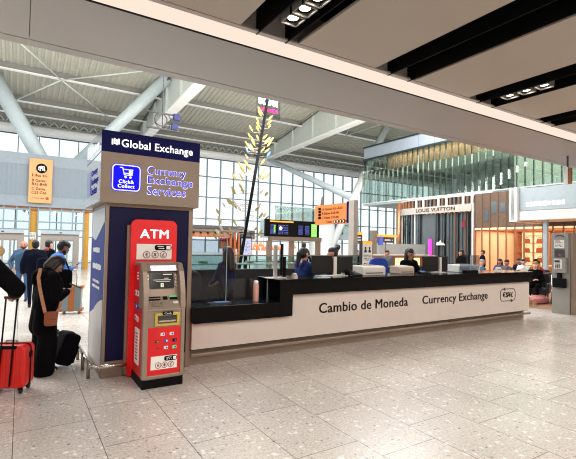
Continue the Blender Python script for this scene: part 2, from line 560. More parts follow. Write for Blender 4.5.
struct(MB().box(px, XR, YB, 5.488, 4.74, 4.78).build('ceiling', 'panel'))
struct(MB().box(XL, XR, YB, 5.60, 5.3, 5.4).build('ceiling_void', 'black'), 'black void above the ceiling slots')
struct(MB().box(XL, XR, 5.4, 7.4, 5.4, 5.6).build('ceiling_slab', 'soffit'))
for i, (a, b) in enumerate(gaps):
    f0, f1 = (0.31, 0.82) if i == 6 else ((0.40, 0.92) if i != 8 else (0.43, 0.97))
    for f in (f0, f1):
        struct(MB().box(a+f-0.008, a+f+0.008, YB, 5.59, 4.725, 5.3).build('trim_fin', 'black'), 'thin black fin hanging in a ceiling slot')

def spotlight(x, y, label, pitch_):
    t = thing('spotlight', label, 'spotlight', (x, y, 4.70))
    for i in range(3):
        y1 = -i*pitch_; y0 = y1-0.26; w = 0.26
        h = MB()
        h.box(0, w, y0, y0+0.015, 0, 0.22); h.box(0, w, y1-0.015, y1, 0, 0.22)
        h.box(0, 0.015, y0, y1, 0, 0.22); h.box(w-0.015, w, y0, y1, 0, 0.22); h.box(0, w, y0, y1, 0.2, 0.22)
        ho = h.build('lamp_housing', 'grey_metal', t, local=True)
        MB().lathe([(0.0, 0.10), (0.065, 0.10), (0.09, 0.06), (0.1, 0.03), (0.105, 0.035), (0.095, 0.12), (0.0, 0.13)], (w/2, (y0+y1)/2, 0), 20).build('reflector', 'black', ho, local=True)
        MB().lathe([(0, 0.045), (0.075, 0.045), (0.075, 0.06), (0, 0.06)], (w/2, (y0+y1)/2, 0), 20).build('lamp', 'spot_lens', ho, local=True)
    MB().box(0.09, 0.17, -2*pitch_-0.26, 0, 0.22, 0.5).build('mount', 'black', t, local=True)
    return t
add('spot_lens', (255, 250, 240), 0.4, emit=(255, 246, 232), estr=14)
spotlight(2.965, 5.045, 'box of three bright square spotlights in the slot nearest overhead', 0.29)
spotlight(8.245, 5.06, 'box of three spotlights in the slot to the right, above the far counter end', 0.34)

# ---- tall hall: roof
def roof_z(y):
    return 9.80 + 0.153*(30.8-y) + 0.002*(30.8-y)**2*(1 if y < 30.8 else 0)
mb = MB()
step, dep = 0.30, 0.06
ys = [34.4, 32, 29, 26, 23, 20, 17, 14, 11, 8, 5.5]
xs = []
x = XL
while x < XR:
    for dx, dz in ((0, 0), (0.12, 0), (0.15, dep), (0.27, dep)):
        xs.append((x+dx, dz))
    x += step
n = len(ys)
vs = [(x, y, roof_z(y)+dz) for (x, dz) in xs for y in ys]
fs = [(i*n+j, (i+1)*n+j, (i+1)*n+j+1, i*n+j+1) for i in range(len(xs)-1) for j in range(n-1)]
mb.add(vs, fs)
struct(mb.build('ceiling_roof', 'deck'), 'ribbed grey metal roof deck of the tall hall')
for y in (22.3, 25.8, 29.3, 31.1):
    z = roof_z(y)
    t = struct(bpy.data.objects.new('trim_purlin', None), 'long roof purlin with its lower flange whitened as if lit'); COL.objects.link(t); t.location = (0, y, z)
    MB().box(XL, XR, y-0.04, y+0.04, z-0.32, z).build('web', 'purlin', t)  # same steel as the flange, coloured darker as its shaded side
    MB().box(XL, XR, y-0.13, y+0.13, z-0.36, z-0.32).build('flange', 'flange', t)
# diagonal bracing on the underside of the roof
def brace(p, q, r=0.038):
    def Q(a): return (a[0], a[1], roof_z(a[1])-0.38)
    struct(MB().tube(Q(p), Q(q), r, r, 8).build('trim_brace', 'girder'), 'thin white diagonal roof brace')
brace((1.55, 25.8), (-1.2, 22.0)); brace((1.55, 25.8), (4.4, 29.3)); brace((1.55, 25.8), (-0.6, 29.3)); brace((1.55, 25.8), (5.2, 23.2))
brace((22.9, 22.3), (21.3, 25.8)); brace((19.5, 22.3), (21.3, 25.8))
# rafter girders
def girder(x, label, y_end):
    t = thing('roof_girder', label, 'girder', (x, y_end, 8.6), group=None)
    ybot = lambda y: 8.72 + (y_end-y)*0.045
    pts = [(y_end, ybot(y_end))] + [(y, ybot(y)) for y in (24, 18, 12, 8)]
    top = [(y, roof_z(y)-0.02) for y in (8, 12, 18, 24, y_end)]
    MB().prism(pts+top, x-0.10, x+0.10, 'X').build('web', 'girder', t)
    f = MB()
    for (a, b) in zip(pts, pts[1:]):
        f.add([(x-0.28, a[0], a[1]-0.09), (x+0.28, a[0], a[1]-0.09), (x+0.28, b[0], b[1]-0.09), (x-0.28, b[0], b[1]-0.09),
               (x-0.28, a[0], a[1]), (x+0.28, a[0], a[1]), (x+0.28, b[0], b[1]), (x-0.28, b[0], b[1])],
              [(0,3,2,1),(4,5,6,7),(0,1,5,4),(1,2,6,5),(2,3,7,6),(3,0,4,7)])
    f.build('flange', 'flange', t)
    y = y_end-1.5
    while y > 12:
        MB().box(x-0.26, x+0.26, y-0.05, y+0.05, ybot(y), roof_z(y)-0.05).build('stiffener', 'girder', t)
        y -= 2.6
    c = MB()
    c.path([(x-0.34, yy, roof_z(yy)-0.30) for yy in (y_end, 26, 22, 18)], 0.035, 8)
    c.build('conduit', 'dark_grey', t)
    return t
girder(7.0, 'deep white roof girder rising above the kiosk sign', 31.0)
girder(17.25, 'deep white roof girder meeting the thin strut near the hanging shop board', 31.0)
# leaning tubes
def tube_thing(label, p, q, r, mt='tube', r1=None):
    t = MB().tube(p, q, r, r1 or r, 20).build('roof_tube', mt)
    tag(t, label, 'roof support')
    return t
tube_thing('thick grey leaning roof tube rising rightwards behind the kiosk sign', (0.25, 31.45, 3.45), (6.75, 23.85, 10.95), 0.33)
tube_thing('thick grey leaning roof tube descending behind the slatted grey wall at the far left', (2.35, 28.0, 3.45), (-1.62, 26.9, 10.3), 0.40)
tube_thing('white leaning roof tube beside the glass corner of the upper floor', (17.35, 23.4, 0.0), (23.4, 23.4, 10.9), 0.27, 'tube_white')
tube_thing('thin pale strut dropping from the girder end behind the orange sign', (17.25, 31.0, 8.72), (19.95, 23.45, 5.05), 0.19, 'tube', 0.25)
# eave duct and lattice
struct(MB().tube((XL, 33.2, 9.0), (XR, 33.2, 9.0), 0.36, 0.36, 20).build('trim_eave', 'flange'), 'pale rounded eave above the glass wall')
t = thing('lattice_truss', 'long lattice truss under the eave of the roof', 'truss', (0, 32.0, 8.9))
z0, z1 = 9.02, 9.42
MB().box(XL, XR, 31.95, 32.05, z0-0.04, z0+0.04).build('bottom_chord', 'purlin', t)
MB().box(XL, XR, 31.95, 32.05, z1-0.04, z1+0.04).build('top_chord', 'purlin', t)
w = MB(); x = XL; s_ = 0
while x < XR-0.3:
    w.tube((x, 32, z0 if s_ else z1), (x+0.3, 32, z1 if s_ else z0), 0.03, 0.03, 6); x += 0.3; s_ ^= 1
w.build('lacing', 'girder', t)
# ---- glass facade
tz = [0.0, 1.85, 3.65, 5.47, 7.2, 8.75]
x = -0.38-1.225*7; k = 1
while x < 40:
    f = MB()
    f.box(x-0.035, x+0.035, 33.88, 34.06, 0, 9.1)
    for z in tz[:-1]:
        f.box(x+0.035, x+1.19, 33.9, 34.05, z-0.04 if z else 0, z+0.04)
    wo = struct(f.build('window_%d' % k, 'mullion'), 'tall bay of the far glass wall')
    MB().box(x+0.05, x+1.175, 33.84, 34.06, 8.72, 8.98).build('head', 'mullion_dark', wo)
    MB().box(x+0.05, x+1.175, 33.96, 33.98, 0, 8.75).build('pane', 'glass', wo)
    x += 1.225; k += 1
WN = k
struct(MB().box(XL, XR, 33.9, 34.3, 8.98, 9.6).build('wall_eave', 'flange'))
# ---- entrance wall at the left
YD = 26.2
struct(MB().box(-8, 4.3, YD, YD+0.4, 3.35, 6.15).build('wall_entrance', 'cladding'), 'blue grey slatted wall above the glass doors')
struct(MB().box(-8, 4.3, YD-0.02, YD, 5.55, 6.15).box(-8, 4.3, YD-0.02, YD, 3.35, 3.9).build('trim_4', 'clad_plain'), 'plain upper and lower bands of the grey wall')
for x0, x1 in ((0.36, 0.71), (2.95, 3.25), (-2.3, -1.98)):
    struct(MB().box(x0, x1, YD+0.25, YD+0.55, 0, 3.35).build('column', 'ochre'), 'ochre yellow column between the glass doors')
def entrance(i, x0, x1):
    d = bpy.data.objects.new('door_%d' % i, None); COL.objects.link(d); d.location = (x0, YD, 0); struct(d, 'automatic glass doors in a grey frame')
    MB().box(x0, x1, YD-0.15, YD+0.2, 1.93, 2.12).build('header', 'header', d)
    MB().box((x0+x1)/2-0.06, (x0+x1)/2+0.06, YD-0.16, YD-0.15, 1.98, 2.03).build('sensor', 'black', d)
    pw = 0.26
    f = MB().box(x0, x0+pw, YD, YD+0.12, 0, 1.93).box(x1-pw, x1, YD, YD+0.12, 0, 1.93).box(x0+pw, x1-pw, YD, YD+0.12, 1.62, 1.93)
    f.build('frame', 'door_frame', d)
    n = 4; w = (x1-x0-2*pw)/n
    for k in range(n):
        a = x0+pw+k*w
        lf = MB().box(a, a+0.05, YD+0.03, YD+0.08, 0, 1.62).box(a+w-0.05, a+w, YD+0.03, YD+0.08, 0, 1.62).box(a+0.05, a+w-0.05, YD+0.03, YD+0.08, 0, 0.12).box(a+0.05, a+w-0.05, YD+0.03, YD+0.08, 1.55, 1.62)
        lo = lf.build('leaf', 'door_frame', d)
        MB().box(a+0.05, a+w-0.05, YD+0.05, YD+0.06, 0.12, 1.55).build('pane', 'glass', lo)
entrance(1, -1.75, 0.14)
entrance(2, 0.88, 2.74)
for x0, x1 in ((-1.95, 0.34), (0.73, 2.93)):
    f = MB()
    n = 4; w = (x1-x0)/n
    for q in range(n+1): f.box(x0+q*w-0.03, x0+q*w+0.03, YD+0.05, YD+0.15, 2.12 if 0 < q < n else 0, 3.35)
    for z in (2.15, 2.56, 3.2): f.box(x0, x1, YD+0.06, YD+0.14, z-0.035, z+0.035)
    wo = struct(f.build('window_%d' % WN, 'mullion'), 'glazing above the automatic doors'); WN += 1
    MB().box(x0, x1, YD+0.1, YD+0.11, 2.15, 3.3).build('pane', 'glass', wo)
struct(MB().box(-8, 4.3, YD+0.1, YD+0.5, 3.2, 3.35).build('trim_5', 'wood'), 'brown strip under the grey wall')
p = thing('wall_sign', 'white printed notice on the ochre column between the doors', 'notice', (0.5, YD+0.2, 1.62))
MB().box(0.34, 0.68, YD+0.2, YD+0.24, 1.62, 2.0).build('sheet', 'paper', p)
mb = MB(); strokes(mb, (0.38, YD+0.2, 1.65), 0.26, 0.3, 4, seed=5); mb.build('print', 'dark_letter', p)
# tall orange lift sign
t = thing('wayfinding_sign', 'tall orange sign with a round black emblem hung on the grey wall', 'sign', (0.24, YD-0.2, 3.55))
MB().box(0.24, 1.31, YD-0.22, YD-0.04, 3.55, 5.88).build('board', 'orange_sign_pale', t, bevel=0.01)
MB().tube((0.80, YD-0.222, 5.38), (0.80, YD-0.24, 5.38), 0.26, 0.26, 28).build('emblem', 'black', t)
mb = MB(); rot = Matrix.Rotation(0, 3, 'X')
for dx, hh in ((-0.13, 0.2), (-0.05, 0.28), (0.04, 0.22), (0.12, 0.26)):
    mb.obox((0.80+dx, YD-0.243, 5.38), (0.05, 0.006, hh), Matrix.Rotation(0.15 if dx < 0 else -0.2, 3, 'Y'))
mb.torus((0.86, YD-0.243, 5.42), 0.07, 0.015, Matrix.Rotation(PI/2, 3, 'X'))
mb.build('pictogram', 'white', t)
for s_, z, w in (('Lifts to:', 4.93, 0.74), ('B Gates', 4.66, 0.62), ('B32-B48', 4.46, 0.68), ('C Gates', 4.22, 0.62), ('C52-C66', 4.02, 0.68)):
    text('lettering', s_, (0.38, YD-0.222, z), w, 0.15, 'cloth_red' if s_[0] == 'L' else 'brown_letter', t, bold=0.02)
mb = MB(); strokes(mb, (0.38, YD-0.22, 3.74), 0.6, 0.12, 1, seed=8, density=0.9); mb.tube((1.1, YD-0.222, 3.8), (1.1, YD-0.232, 3.8), 0.08, 0.08, 16); mb.build('small_print', 'brown_letter', t)

# ---- upper floor with glass wall at the right
MX = 20.0
struct(MB().box(MX, 30, 6, 22.2, 4.36, 4.5).build('floor_upper', 'canopy'), 'white slab edge of the upper floor')
struct(MB().box(MX+6, MX+6.2, 6, 15, 4.5, 8.4).build('wall_upper', 'mez_wall'))
struct(MB().box(MX+0.1, 30, 6, 22.2, 7.6, 7.75).build('ceiling_upper', 'mez_wall'))
mb = MB()
y = 13.2
while y < 20.4:
    mb.box(MX+0.7, MX+0.75, y, y+0.32, 6.75, 7.58); y += 0.4
struct(mb.build('trim_6', 'mez_wood'), 'warm wooden slats inside the upper lounge')
for a in (4.48, 7.50, 8.34):
    struct(MB().box(MX-0.06, MX+0.1, 6, 22.25, a, a+(0.1 if a > 5 else 0.05)).build('trim_7', 'mullion_dark' if a > 5 else 'white'))
b = MB(); y = 22.2
while y > 8:
    b.box(MX-0.02, MX+0.05, y-1.18, y-0.02, 7.6, 8.34); y -= 1.2
struct(b.build('wall_parapet', 'mez_band'), 'grey blue parapet panels above the upper glass wall')
y = 22.2; i = 0
while y > 7.6:
    wo = struct(MB().box(MX, MX+0.02, y-1.19, y-0.01, 4.53, 7.5).build('window_%d' % WN, 'green_glass'), 'greenish glass panel of the upper floor'); WN += 1
    for q in range(3):
        MB().box(MX-0.11, MX-0.002, y-0.4*q-0.018, y-0.4*q+0.0, 4.53, 7.48).build('fin', 'fin_glass', wo)
    y -= 1.2

# ------------------------------------------------------------------ currency kiosk (sign tower)
kz = thing('exchange_kiosk', 'square kiosk tower with a navy and beige lettered sign box behind the cash machine', 'kiosk', (0.84, 5.38, 0))
f = MB()
f.box(0.845, 1.87, 5.42, 6.48, 0.0, 2.05)
f.build('core', 'bronze', kz)
f = MB()
for (a, b, c, d, e, g) in ((0.84,0.872,5.375,5.43,0,2.05),(1.84,1.895,5.375,5.43,0,2.05),(0.872,1.84,5.375,5.43,2.015,2.05),(0.872,1.84,5.385,5.43,0,0.19),
                           (0.835,0.85,6.44,6.5,0,2.05),(0.835,0.85,5.43,6.44,0,0.08)):
    f.box(a, b, c, d, e, g)
f.build('frame', 'bronze', kz)
MB().box(0.872, 1.84, 5.392, 5.43, 0.19, 2.015).build('front_panel', 'navy_panel', kz)
MB().box(1.87, 1.892, 5.43, 6.46, 0.2, 2.02).build('side_panel', 'navy_panel', kz)
# left poster: blue above a pale wave
PX = 0.842
wave = [(5.44, 0.08), (6.43, 0.08), (6.43, 0.62)]
for i in range(0, 13):
    u = i/12; wave.append((6.43-0.99*u, 0.62+0.10*math.sin(u*3.0)+0.42*max(0, u-0.3)**1.2))
lp = MB().prism([(5.44, 0.08), (6.43, 0.08), (6.43, 2.01), (5.44, 2.01)], 0.838, PX, 'X').build('poster', 'poster_blue', kz)
MB().prism(wave, 0.834, 0.838, 'X').build('wave', 'poster_pale', lp)
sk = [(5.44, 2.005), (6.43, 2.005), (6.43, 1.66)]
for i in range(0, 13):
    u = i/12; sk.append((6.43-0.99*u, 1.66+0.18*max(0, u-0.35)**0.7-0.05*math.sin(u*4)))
MB().prism(sk, 0.834, 0.838, 'X').build('painted_reflection', 'poster_reflection', lp)  # pale top area paints a reflection onto the poster
mb = MB(); strokes(mb, (0.838, 6.3, 1.42), 0.55, 0.13, 1, LEFT, seed=3, density=1); strokes(mb, (0.838, 6.3, 1.2), 0.7, 0.15, 1, LEFT, seed=4, density=1); strokes(mb, (0.838, 6.3, 0.98), 0.6, 0.14, 2, LEFT, seed=6)
mb.build('small_print', 'white', lp)
# sign box
sb = MB().box(0.752, 1.932, 5.28, 6.55, 2.05, 2.64).build('sign_box', 'beige', kz)
MB().box(0.752, 1.932, 5.28, 6.55, 2.64, 2.89).build('sign_band', 'navy', kz)
text('lettering', 'Global Exchange', (0.966, 5.28, 2.688), 0.868, 0.122, 'white_letter', kz, bold=0.014)
lg = MB()
for i in range(4):
    lg.box(0.856+i*0.0235, 0.874+i*0.0235, 5.274, 5.28, 2.728+0.01*(i % 2), 2.806-0.01*((i+1) % 2))
lg.box(0.856, 0.944, 5.273, 5.28, 2.745, 2.752).box(0.856, 0.944, 5.273, 5.28, 2.775, 2.782)
lg.build('emblem', 'white_letter', kz)
for s_, z, w in (('Currency', 2.400, 0.471), ('Exchange', 2.283, 0.566), ('Services', 2.178, 0.471)):
    text('blue_lettering', s_, (1.278, 5.28, z), w, 0.118 if s_[-1] in 'yE' or s_ == 'Exchange' else 0.098, 'blue_letter', kz, bold=0.0)
    text('lettering_outline', s_, (1.272, 5.2785, z-0.006), w+0.012, (0.118 if s_[-1] in 'yE' or s_ == 'Exchange' else 0.098)+0.012, 'white_letter', kz, depth=0.003, bold=0.02)
MB().prism(rounded(0.866, 1.198, 2.192, 2.512, 0.05), 5.272, 5.28, 'Y').build('badge_border', 'blue_letter', kz)
MB().prism(rounded(0.872, 1.192, 2.198, 2.506, 0.046), 5.270, 5.272, 'Y').build('badge_rim', 'white_letter', kz)
MB().prism(rounded(0.884, 1.180, 2.210, 2.494, 0.04), 5.267, 5.270, 'Y').build('badge', 'blue_box', kz)
c = MB()
c.path([(0.955, 5.264, 2.47), (0.985, 5.264, 2.47), (1.005, 5.264, 2.385), (1.085, 5.264, 2.385)], 0.006, 6)
c.path([(0.99, 5.264, 2.45), (1.10, 5.264, 2.45), (1.085, 5.264, 2.405), (1.0, 5.264, 2.405)], 0.006, 6)
c.tube((1.02, 5.26, 2.36), (1.02, 5.267, 2.36), 0.014, 0.014, 10).tube((1.075, 5.26, 2.36), (1.075, 5.267, 2.36), 0.014, 0.014, 10)
c.prism(rounded(1.055, 1.098, 2.38, 2.45, 0.01), 5.26, 5.264, 'Y')
c.build('cart_symbol', 'white_letter', kz)
text('badge_lettering', 'Click&', (0.945, 5.267, 2.285), 0.17, 0.042, 'white_letter', kz, bold=0.012)
text('badge_lettering', 'Collect', (0.935, 5.267, 2.232), 0.19, 0.042, 'white_letter', kz, bold=0.012)
MB().box(0.7495, 0.752, 5.29, 6.54, 2.06, 2.63).build('side_face', 'beige_side_lit', kz)  # lit copies of the front colours cover the left side
MB().box(0.7495, 0.752, 5.29, 6.54, 2.645, 2.885).build('side_band', 'navy_side_lit', kz)
# the same writing on the left side of the sign box
text('lettering', 'Global Exchange', (0.752, 6.44, 2.688), 0.98, 0.122, 'white_letter', kz, face=LEFT, bold=0.022)
for s_, z, w in (('Currency', 2.400, 0.471), ('Exchange', 2.283, 0.566), ('Services', 2.178, 0.471)):
    text('blue_lettering', s_, (0.752, 6.0, z), w, 0.105, 'blue_side_lit', kz, face=LEFT, bold=0.01)
MB().prism([(y, z) for y, z in rounded(6.08, 6.42, 2.192, 2.512, 0.05)], 0.744, 0.752, 'X').build('badge', 'blue_side_lit', kz)

# ------------------------------------------------------------------ cash machine
at = thing('cash_machine', 'red and bronze cash machine with a tall red lettered backboard', 'cash machine', (1.38, 5.0, 0))
bp_ = rounded(1.105, 1.655, 0.02, 1.868, 0.075, 6, 't')
MB().prism(bp_, 5.27, 5.34, 'Y').build('backboard', 'red', at)
MB().box(1.075, 1.64, 5.34, 5.374, 0.02, 1.80).build('back_frame', 'bronze', at)
text('lettering', 'ATM', (1.205, 5.27, 1.645), 0.345, 0.108, 'white_letter', at, bold=0.02)
wp = MB().box(1.172, 1.592, 5.263, 5.27, 1.39, 1.575).build('notice', 'paper', at)
def tagrow(x0, x1, z0, z1, y, parent):
    """black rounded tag above three red coin rings"""
    w = x1-x0; h = z1-z0
    MB().prism(rounded(x0+w*0.50, x1-w*0.005, z0+h*0.60, z1-h*0.04, h*0.16), y-0.004, y, 'Y').build('tag', 'black', parent)
    mb = MB(); strokes(mb, (x0+w*0.58, y-0.004, z0+h*0.66), w*0.2, h*0.26, 2, seed=int(z0*100)+2)
    mb.prism(rounded(x1-w*0.16, x1-w*0.04, z0+h*0.66, z1-h*0.1, 0.004), y-0.006, y-0.004, 'Y')
    mb.build('tag_print', 'white', parent)
    rot = Matrix.Rotation(PI/2, 3, 'X')
    for i, ch in enumerate('\u20ac$\u00a3'):
        cx = x0+w*(0.28+0.24*i); cz = z0+h*0.31; R = h*0.21
        g = MB().torus((cx, y-0.002, cz), R, h*0.022, rot, 0, 24, 6).build('coin_ring', 'pinkred', parent)
        text('coin_mark', ch, (cx-R*0.42, y, cz-R*0.55), R*0.85, R*1.1, 'pinkred', g, depth=0.004, bold=0.01)
tagrow(1.172, 1.592, 1.39, 1.575, 5.263, wp)
MB().box(1.155, 1.61, 4.765, 5.27, 0.0, 0.105).build('kick_plate', 'black', at, bevel=0.004)
# cabinet: red sides, bronze front frame
cb = MB()
cb.box(1.158, 1.608, 4.80, 5.27, 0.105, 0.86, 1)
cb.box(1.158, 1.608, 4.96, 5.27, 0.86, 1.33, 1)
cb.build('cabinet', ['atm_metal', 'red_panel'], at)
fr = MB()
fr.box(1.15, 1.205, 4.755, 4.83, 0.105, 0.86).box(1.57, 1.615, 4.755, 4.83, 0.105, 0.86).box(1.205, 1.57, 4.755, 4.83, 0.105, 0.14).box(1.205, 1.57, 4.755, 4.83, 0.835, 0.86)
fr.build('front_frame', 'atm_metal', at, bevel=0.008)
dr = MB().box(1.205, 1.57, 4.765, 4.80, 0.14, 0.66).build('door', 'red_panel', at)
MB().box(1.205, 1.57, 4.762, 4.80, 0.66, 0.835).build('tray_panel', 'atm_metal', at)
ct = MB()
ct.box(1.275, 1.55, 4.745, 4.765, 0.675, 0.70).box(1.275, 1.55, 4.745, 4.765, 0.79, 0.815).box(1.275, 1.305, 4.745, 4.765, 0.70, 0.79).box(1.52, 1.55, 4.745, 4.765, 0.70, 0.79)
cto = ct.build('cash_slot', 'gold', at, bevel=0.004)
MB().box(1.31, 1.515, 4.757, 4.763, 0.705, 0.785).build('slot_shutter', 'dark_grey', cto)
MB().box(1.315, 1.51, 4.752, 4.757, 0.715, 0.735).build('slot_bar', 'steel', cto)
tg = MB().box(1.355, 1.47, 4.739, 4.745, 0.795, 0.832).build('slot_label', 'black', cto)
text('slot_lettering', 'Cash', (1.375, 4.739, 0.803), 0.075, 0.02, 'white', tg, depth=0.002)
# card icons
def icon(x, z, m1, m2, face='F', parent=None):
    if face == 'F':
        o = MB().box(x, x+0.045, 4.761, 4.765, z, z+0.032).build('card_icon', m1, parent)
        MB().tube((x+0.03, 4.7585, z+0.016), (x+0.03, 4.761, z+0.016), 0.010, 0.010, 12).build('icon_mark', m2, o)
    else:
        o = MB().box(1.154, 1.158, x, x+0.07, z, z+0.06).build('card_icon', m1, parent)
        MB().tube((1.151, x+0.035, z+0.03), (1.154, x+0.035, z+0.03), 0.016, 0.016, 12).build('icon_mark', m2, o)
for x, z, a, b in ((1.345, 0.565, 'paper', 'icon_blue'), (1.445, 0.565, 'paper', 'icon_blue'), (1.285, 0.49, 'dark_grey', 'icon_orange'), (1.385, 0.49, 'icon_blue', 'paper'), (1.48, 0.49, 'black', 'icon_blue'),
                   (1.285, 0.415, 'red_panel', 'dark_grey'), (1.385, 0.415, 'paper', 'icon_blue'), (1.48, 0.415, 'green_led', 'icon_blue')):
    icon(x, z, a, b, 'F', dr)
nt_ = MB().box(1.245, 1.535, 4.759, 4.765, 0.20, 0.345).build('notice', 'paper', dr)
tagrow(1.245, 1.535, 0.20, 0.345, 4.759, nt_)
# left side stickers
for y, z, a, b in ((5.12, 0.98, 'paper', 'icon_blue'), (5.02, 0.98, 'paper', 'dark_grey'), (5.16, 0.84, 'dark_grey', 'icon_orange'), (5.07, 0.83, 'icon_blue', 'paper'), (4.99, 0.82, 'icon_blue', 'black'), (5.10, 0.70, 'paper', 'icon_blue'), (5.01, 0.69, 'paper', 'icon_orange')):
    icon(y, z, a, b, 'S', at)
sd = MB().box(1.152, 1.158, 4.94, 5.14, 0.22, 0.62).build('side_notice', 'paper', at)
mb = MB(); strokes(mb, (1.152, 5.09, 0.26), 0.10, 0.32, 9, LEFT, seed=12); mb.build('side_print', 'pinkred', sd)
mb = MB(); strokes(mb, (1.158, 5.12, 1.16), 0.10, 0.10, 3, LEFT, seed=13); mb.build('side_print', 'paper', at)
# head
prof = [(4.97, 0.86), (4.752, 0.86), (4.752, 0.905), (4.768, 1.03), (4.80, 1.16), (4.845, 1.27), (4.90, 1.345), (4.95, 1.365), (5.27, 1.365), (5.27, 1.33), (4.97, 1.33)]
for a, b in ((1.148, 1.205), (1.558, 1.618)):
    MB().prism(prof, a, b, 'X').build('cheek', 'atm_metal', at, bevel=0.006)
MB().prism([(4.865, 1.275), (4.93, 1.345), (4.95, 1.365), (5.27, 1.365), (5.27, 1.33), (4.97, 1.33), (4.93, 1.275)], 1.205, 1.558, 'X').build('hood', 'atm_metal', at)
nb = MB()
nb.obox((1.382, 4.858, 1.307), (0.285, 0.012, 0.06), Matrix.Rotation(-0.6, 3, 'X'))
hs = nb.build('header_sign', 'glow_white', at)
mb = MB(); rot = Matrix.Rotation(-0.6, 3, 'X')
for i, (dx, dz, m_) in enumerate(((-0.10, 0.008, 0), (-0.03, 0.01, 1), (0.03, 0.01, 0), (0.09, 0.008, 1), (-0.02, -0.014, 0), (0.02, -0.014, 1), (0.05, -0.014, 0))):
    mb.obox(V((1.382, 4.858, 1.307))+rot @ V((dx, -0.007, dz)), (0.03 if i < 4 else 0.018, 0.003, 0.007), rot, m_)
mb.build('header_print', ['pinkred', 'icon_blue'], hs)
# screen plate
a_ = math.atan2(0.07, 0.29)
rot = Matrix.Rotation(-a_, 3, 'X')
sp = MB().prism([(4.86, 0.985), (4.93, 1.28), (4.97, 1.28), (4.97, 0.985)], 1.205, 1.558, 'X').build('screen_surround', 'atm_metal', at)
cen = V((1.378, 4.893, 1.16))
so = MB().obox(cen, (0.27, 0.014, 0.175), rot).build('screen', 'screen', at)
mb = MB()
for dz, w_, dx in ((0.01, 0.2, 0), (-0.008, 0.16, 0.01), (0.028, 0.05, 0.05)):
    mb.obox(cen+rot @ V((dx, -0.008, dz)), (w_, 0.003, 0.006), rot)
mb.obox(cen+rot @ V((0.065, -0.008, 0.072)), (0.10, 0.003, 0.012), rot)
mb.obox(cen+rot @ V((0.0, -0.008, -0.05)), (0.035, 0.003, 0.045), rot)
mb.build('screen_text', 'paper', so)
MB().obox(cen+rot @ V((0.0, -0.010, -0.045)), (0.018, 0.003, 0.018), rot).build('screen_arrow', 'green_led', so)
mb = MB()
for i in range(4):
    for s_ in (-1, 1):
        mb.obox(cen+rot @ V((s_*0.155, -0.006, 0.06-0.04*i)), (0.014, 0.012, 0.016), rot)
mb.build('side_keys', 'steel', at)
sh = MB().prism([(4.756, 0.865), (4.86, 0.99), (4.97, 0.99), (4.97, 0.865)], 1.205, 1.558, 'X').build('key_shelf', 'atm_metal', at)
rs = Matrix.Rotation(-math.atan2(0.104, 0.125), 3, 'X')
def onshelf(x, t): return V((x, 4.756+0.104*t, 0.865+0.125*t))
mb = MB()
for r in range(4):
    for c_ in range(4):
        mb.obox(onshelf(1.25+0.034*c_, 0.18+0.11*r), (0.026, 0.008, 0.013), rs)
mb.build('keypad', 'steel', sh)
MB().obox(onshelf(1.285, 0.72), (0.13, 0.012, 0.018), rs).obox(onshelf(1.285, 0.92), (0.13, 0.012, 0.014), rs).build('receipt_slot', 'black', sh)
MB().obox(onshelf(1.405, 0.82), (0.05, 0.014, 0.04), rs).build('sensor', 'black', sh)
cs = MB().obox(onshelf(1.50, 0.78), (0.085, 0.014, 0.03), rs).build('card_slot', 'black', sh)
MB().obox(onshelf(1.50, 0.93), (0.085, 0.012, 0.014), rs).build('card_light', 'green_led', cs)
MB().obox(onshelf(1.515, 0.42), (0.065, 0.03, 0.03), rs).build('card_reader', 'printer', sh, bevel=0.004)

# ------------------------------------------------------------------ bumper rail
rl = thing('bumper_rail', 'polished steel bumper rail on short posts around the kiosk foot', 'rail', (0.71, 5.3, 0))
MB().path([(0.705, 6.45, 0.19), (0.705, 5.36, 0.19), (0.71, 5.24, 0.19), (0.78, 5.19, 0.19), (1.08, 5.19, 0.185)], 0.024, 10).build('bar', 'steel', rl)
for (x, y) in ((0.715, 5.47), (0.70, 5.86), (0.70, 6.4)):
    MB().tube((x, y, 0), (x, y, 0.19), 0.02, 0.02, 12).build('post', 'bronze', rl)

# ------------------------------------------------------------------ exchange counter
ec = thing('exchange_counter', 'long currency exchange counter with a cream front and black stone top', 'counter', (5.8, 5.6, 0))
MB().box(1.90, 9.75, 5.43, 5.9, 0, 0.215).build('plinth', 'bronze', ec)
MB().box(1.90, 9.90, 5.33, 5.36, 0.125, 0.165).build('kick_rail', 'bronze', ec, bevel=0.008)
x = 2.4
while x < 9.8:
    MB().box(x-0.02, x+0.02, 5.36, 5.43, 0.13, 0.16).build('rail_bracket', 'bronze', ec); x += 1.2
MB().prism([(1.90, 0.225), (9.81, 0.225), (9.81, 0.87), (3.39, 0.87), (3.39, 0.555), (1.90, 0.555)], 5.32, 5.44, 'Y').build('fascia', 'fascia', ec)
MB().box(1.90, 9.81, 5.34, 5.43, 0.213, 0.226).build('shadow_gap', 'black', ec)
st = MB()
st.box(1.90, 3.17, 5.25, 5.36, 0.565, 0.775)
st.box(3.17, 3.39, 5.25, 5.36, 0.565, 1.09)
st.box(3.39, 9.85, 5.25, 5.36, 0.87, 1.09)
st.box(9.75, 9.85, 5.36, 5.95, 0.87, 1.09)
st.build('stone_front', 'stone', ec, bevel=0.004)
MB().box(1.90, 3.17, 5.36, 5.72, 0.745, 0.775).build('low_desk', 'desk_top', ec)
MB().box(3.17, 9.75, 5.36, 5.95, 1.05, 1.09).build('worktop', 'stone', ec)
MB().box(3.17, 3.2, 5.36, 5.75, 0.775, 1.05).build('desk_cheek', 'stone', ec)
MB().box(9.70, 9.81, 5.44, 5.95, 0.0, 0.87).build('end_panel', 'fascia', ec)
